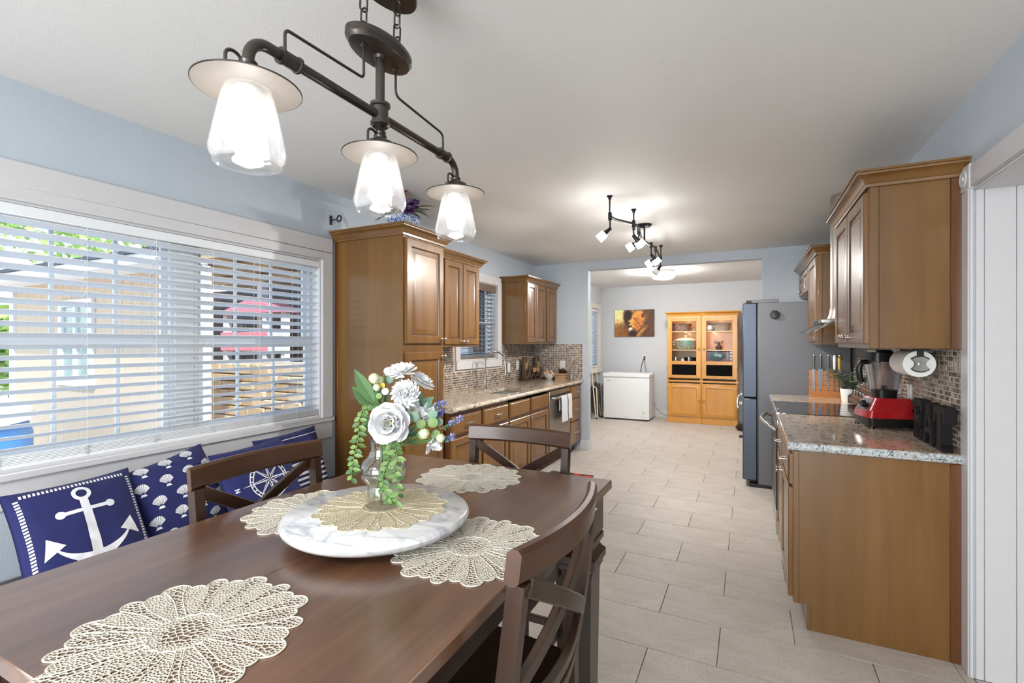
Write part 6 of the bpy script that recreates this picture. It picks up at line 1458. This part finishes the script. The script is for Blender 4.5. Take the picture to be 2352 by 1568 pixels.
# ------------------------------------------------------------------ pendant lamp over the table
LX = -.9
pl = thing('pendant_lamp', 'three light bronze pipe pendant hanging over the dining table', 'lamp', (LX, 1.015, 2.46))
b = MB(); b.lathe([(.062, 2.375), (.064, 2.38), (.064, 2.392), (.055, 2.40), (.05, 2.41), (.05, 2.4595)], 40, (LX, 1.03, 0), sy=1.9); b.build('canopy', M['bronze'], pl)
b = MB(); b.lathe([(.050, 2.176), (.054, 2.178), (.057, 2.186), (.0575, 2.188), (.060, 2.192), (.060, 2.204), (.058, 2.207), (0, 2.208)], 48, (LX, 1.015, 0), sy=1.9); b.build('plate', M['bronze'], pl)
def chain(y0):
    z = 2.213; k = 0; o = None
    while z < 2.372:
        b = MB(); L, wd = .022, .0095; path = [(math.cos(a) * wd, (math.sin(a) * wd) + (L - wd) * (1 if math.sin(a) > 0 else -1)) for a in [2 * PI * q / 16 + .01 for q in range(16)]]
        pp = [((LX + u, y0, z + v) if k % 2 else (LX + u * .5, y0 + u * .866, z + v)) for u, v in path]; b.tube(pp, .0026, 6, closed=True)
        if o is None: o = b.build('chain', M['bronze'], pl)
        else: b.build('chain_link', M['bronze'], o)
        z += .035; k += 1
    b = MB(); b.tube([(LX, y0 - .008, 2.206), (LX, y0 - .006, 2.216), (LX, y0, 2.219), (LX, y0 + .006, 2.216), (LX, y0 + .008, 2.206)], .003, 6); b.build('chain_loop', M['bronze'], o)
chain(.953); chain(1.085)
b = MB(); b.cyl((LX, 1.015, 2.178), (LX, 1.015, 2.035), .0125, n=16); b.lathe([(.018, 2.176), (.016, 2.168), (.0125, 2.166)], 16, (LX, 1.015, 0)); b.build('stem', M['bronze'], pl)
b = MB(); b.lathe([(.020, 1.985), (.026, 1.990), (.026, 1.998), (.022, 2.0), (.022, 2.038), (.027, 2.040), (.027, 2.048), (.0125, 2.050)], 24, (LX, 1.015, 0)); b.lathe([(.008, 1.955), (.014, 1.962), (.016, 1.97), (.012, 1.978), (.012, 1.987)], 16, (LX, 1.015, 0)); b.build('cross_fitting', M['bronze'], pl)
b = MB(); bz = 2.015; RE = .046
path = [(LX, .631, 1.962)] + arc((LX, .631 + RE, bz - RE), RE, 180, 90, 8)[0:] + [(LX, 1.015, bz)] + arc((LX, 1.39 - RE, bz - RE), RE, 90, 0, 8) + [(LX, 1.39, 1.962)]
b.tube(path, .0115, 14); b.build('pipe', M['bronze'], pl)
for (ya, yb_) in ((.703, .752), (1.295, 1.342)):
    b = MB(); b.lathe([(.0118, ya), (.018, ya), (.018, ya + .006), (.0155, ya + .007), (.0155, yb_ - .007), (.018, yb_ - .006), (.018, yb_), (.0118, yb_)], 18, (LX, 0, bz), 'y'); b.build('collar', M['bronze'], pl)
def rod(pts, nm='brace_rod'): b = MB(); b.tube(pts, .0036, 8); b.lathe([(.009, 0), (.009, -.003), (.005, -.006)], 10, pts[0]); b.build(nm, M['bronze'], pl)
def rounded(pts, r=.014, n=5):
    out = [Vector(pts[0])]
    for i in range(1, len(pts) - 1):
        a, p, c = Vector(pts[i - 1]), Vector(pts[i]), Vector(pts[i + 1]); u = (a - p).normalized() * r; w = (c - p).normalized() * r
        for k in range(n + 1): t = k / n; out.append((p + u) * (1 - t) ** 2 + p * 2 * t * (1 - t) + (p + w) * t * t)
    out.append(Vector(pts[-1])); return out
rod(rounded([(LX, .953, 2.176), (LX, .953, 2.088), (LX, .716, 2.078), (LX, .716, 2.03)])); rod(rounded([(LX, 1.079, 2.176), (LX, 1.079, 2.10), (LX, 1.314, 2.083), (LX, 1.314, 2.03)], .02))
for k, y in enumerate((.631, 1.015, 1.39)):
    zd = 1.914
    b = MB(); b.lathe([(.100, zd - .006), (.100, zd - .004), (.052, zd + .010), (.042, zd + .013), (.040, zd + .022), (.036, zd + .028), (.020, zd + .030), (.016, zd + .04), (.018, zd + .046), (.013, zd + .052), (0, zd + .053)], 48, (LX, y, 0)); sh_ = b.build('lamp_shade', M['bronze'], pl)
    b = MB(); b.lathe([(.0985, zd - .0065), (.052, zd + .006), (.045, zd + .004), (.035, zd + .004), (.033, zd + .006)], 48, (LX, y, 0)); b.build('shade_lining', M['shade_in'], sh_)
    b = MB(); b.tube(rounded([(LX, y - .012, zd + .042), (LX, y - .024, zd + .056), (LX, y - .047, zd + .050), (LX, y - .047, zd + .012)], .012), .0034, 8); b.build('hook', M['bronze'], sh_)
    b = MB(); b.lathe([(.026, zd + .004), (.026, zd - .028), (.024, zd - .031), (.017, zd - .033), (.017, zd + .004)], 24, (LX, y, 0)); b.build('socket', M['outlet'], sh_)
    b = MB(); po_ = [(.036, zd + .002), (.042, zd - .003), (.047, zd - .018), (.068, zd - .118), (.0705, zd - .132), (.068, zd - .143), (.062, zd - .152), (.0625, zd - .158)]
    b.lathe(po_ + [(r - .002, z) for r, z in po_[::-1]], 40, (LX, y, 0)); b.build('glass_shade', M['lampglass'], sh_)
    b = MB(); b.lathe([(.013, zd - .032), (.014, zd - .045), (.022, zd - .062), (.030, zd - .082), (.0315, zd - .096), (.028, zd - .112), (.018, zd - .123), (0, zd - .127)], 24, (LX, y, 0)); b.build('bulb', M['bulb'], sh_)

# ------------------------------------------------------------------ track light
tk = thing('track_light', 'wavy black track light with six spot heads on the kitchen ceiling', 'lamp', (-.88, 4.4, ZC)); RZ = 2.312
rp_ = [(-.905, 3.43), (-.89, 3.53), (-.845, 3.63), (-.80, 3.72), (-.785, 3.82), (-.80, 3.95), (-.825, 4.12), (-.845, 4.28), (-.845, 4.42), (-.83, 4.55), (-.815, 4.70), (-.82, 4.90), (-.84, 5.10), (-.855, 5.30), (-.87, 5.45)]
b = MB(); b.tube([(x, y, RZ) for x, y in rp_], .010, 8); b.build('rail', M['blackmetal'], tk)
for (x, y) in ((-.905, 3.43), (-.825, 3.86), (-.865, 5.42)):
    b = MB(); b.lathe([(.022, ZC), (.020, ZC - .004), (.012, ZC - .015), (.006, ZC - .035), (.005, RZ + .03), (.012, RZ + .028), (.012, RZ - .016), (0, RZ - .016)], 14, (x, y, 0)); b.build('standoff', M['blackmetal'], tk)
b = MB(); b.lathe([(.065, ZC), (.065, ZC - .008), (.05, ZC - .022), (.02, ZC - .03), (.008, ZC - .034), (.008, RZ), (.014, RZ), (.014, RZ - .012), (0, RZ - .012)], 28, (-.845, 4.40, 0)); b.build('canopy', M['blackmetal'], tk)
for k, (x, y, dx, dy, on) in enumerate(((-.905, 3.44, -.75, -.35, 1), (-.80, 3.74, .55, .5, 1), (-.81, 3.98, -1.25, -.2, 1), (-.825, 4.62, .55, .35, 1), (-.82, 4.82, -1.0, .3, 1), (-.86, 5.36, -.5, -.3, 0))):
    b = MB(); b.box(x - .012, x + .012, y - .012, y + .012, RZ - .03, RZ + .03, .003); b.cyl((x, y, RZ - .03), (x, y, RZ - .085), .006, n=8); ar = b.build('adapter', M['blackmetal'], tk)
    d = Vector((dx, dy, -.75)).normalized(); p = Vector((x, y, RZ - .088)); Q = d.to_track_quat('Z', 'Y').to_matrix().to_4x4(); Q.translation = p
    b = MB(Q); b.lathe([(.014, -.006), (.014, .012), (.016, .03), (.024, .052), (.030, .060), (0, .060)], 18); hd_ = b.build('spot_head', M['blackmetal'], tk)
    b = MB(Q); frust(b, (-.027, .027, -.027, .027, .056), (-.030, .030, -.030, .030, .104), .008); b.build('spot_glass', M['frost' if on else 'frostoff'], hd_)
    if on: light('spot_head_lamp', 'SPOT', p + d * .11, 50, (1, .96, .9), d.to_track_quat('-Z', 'Y').to_euler(), .025, spot=math.radians(118), blend=.8)
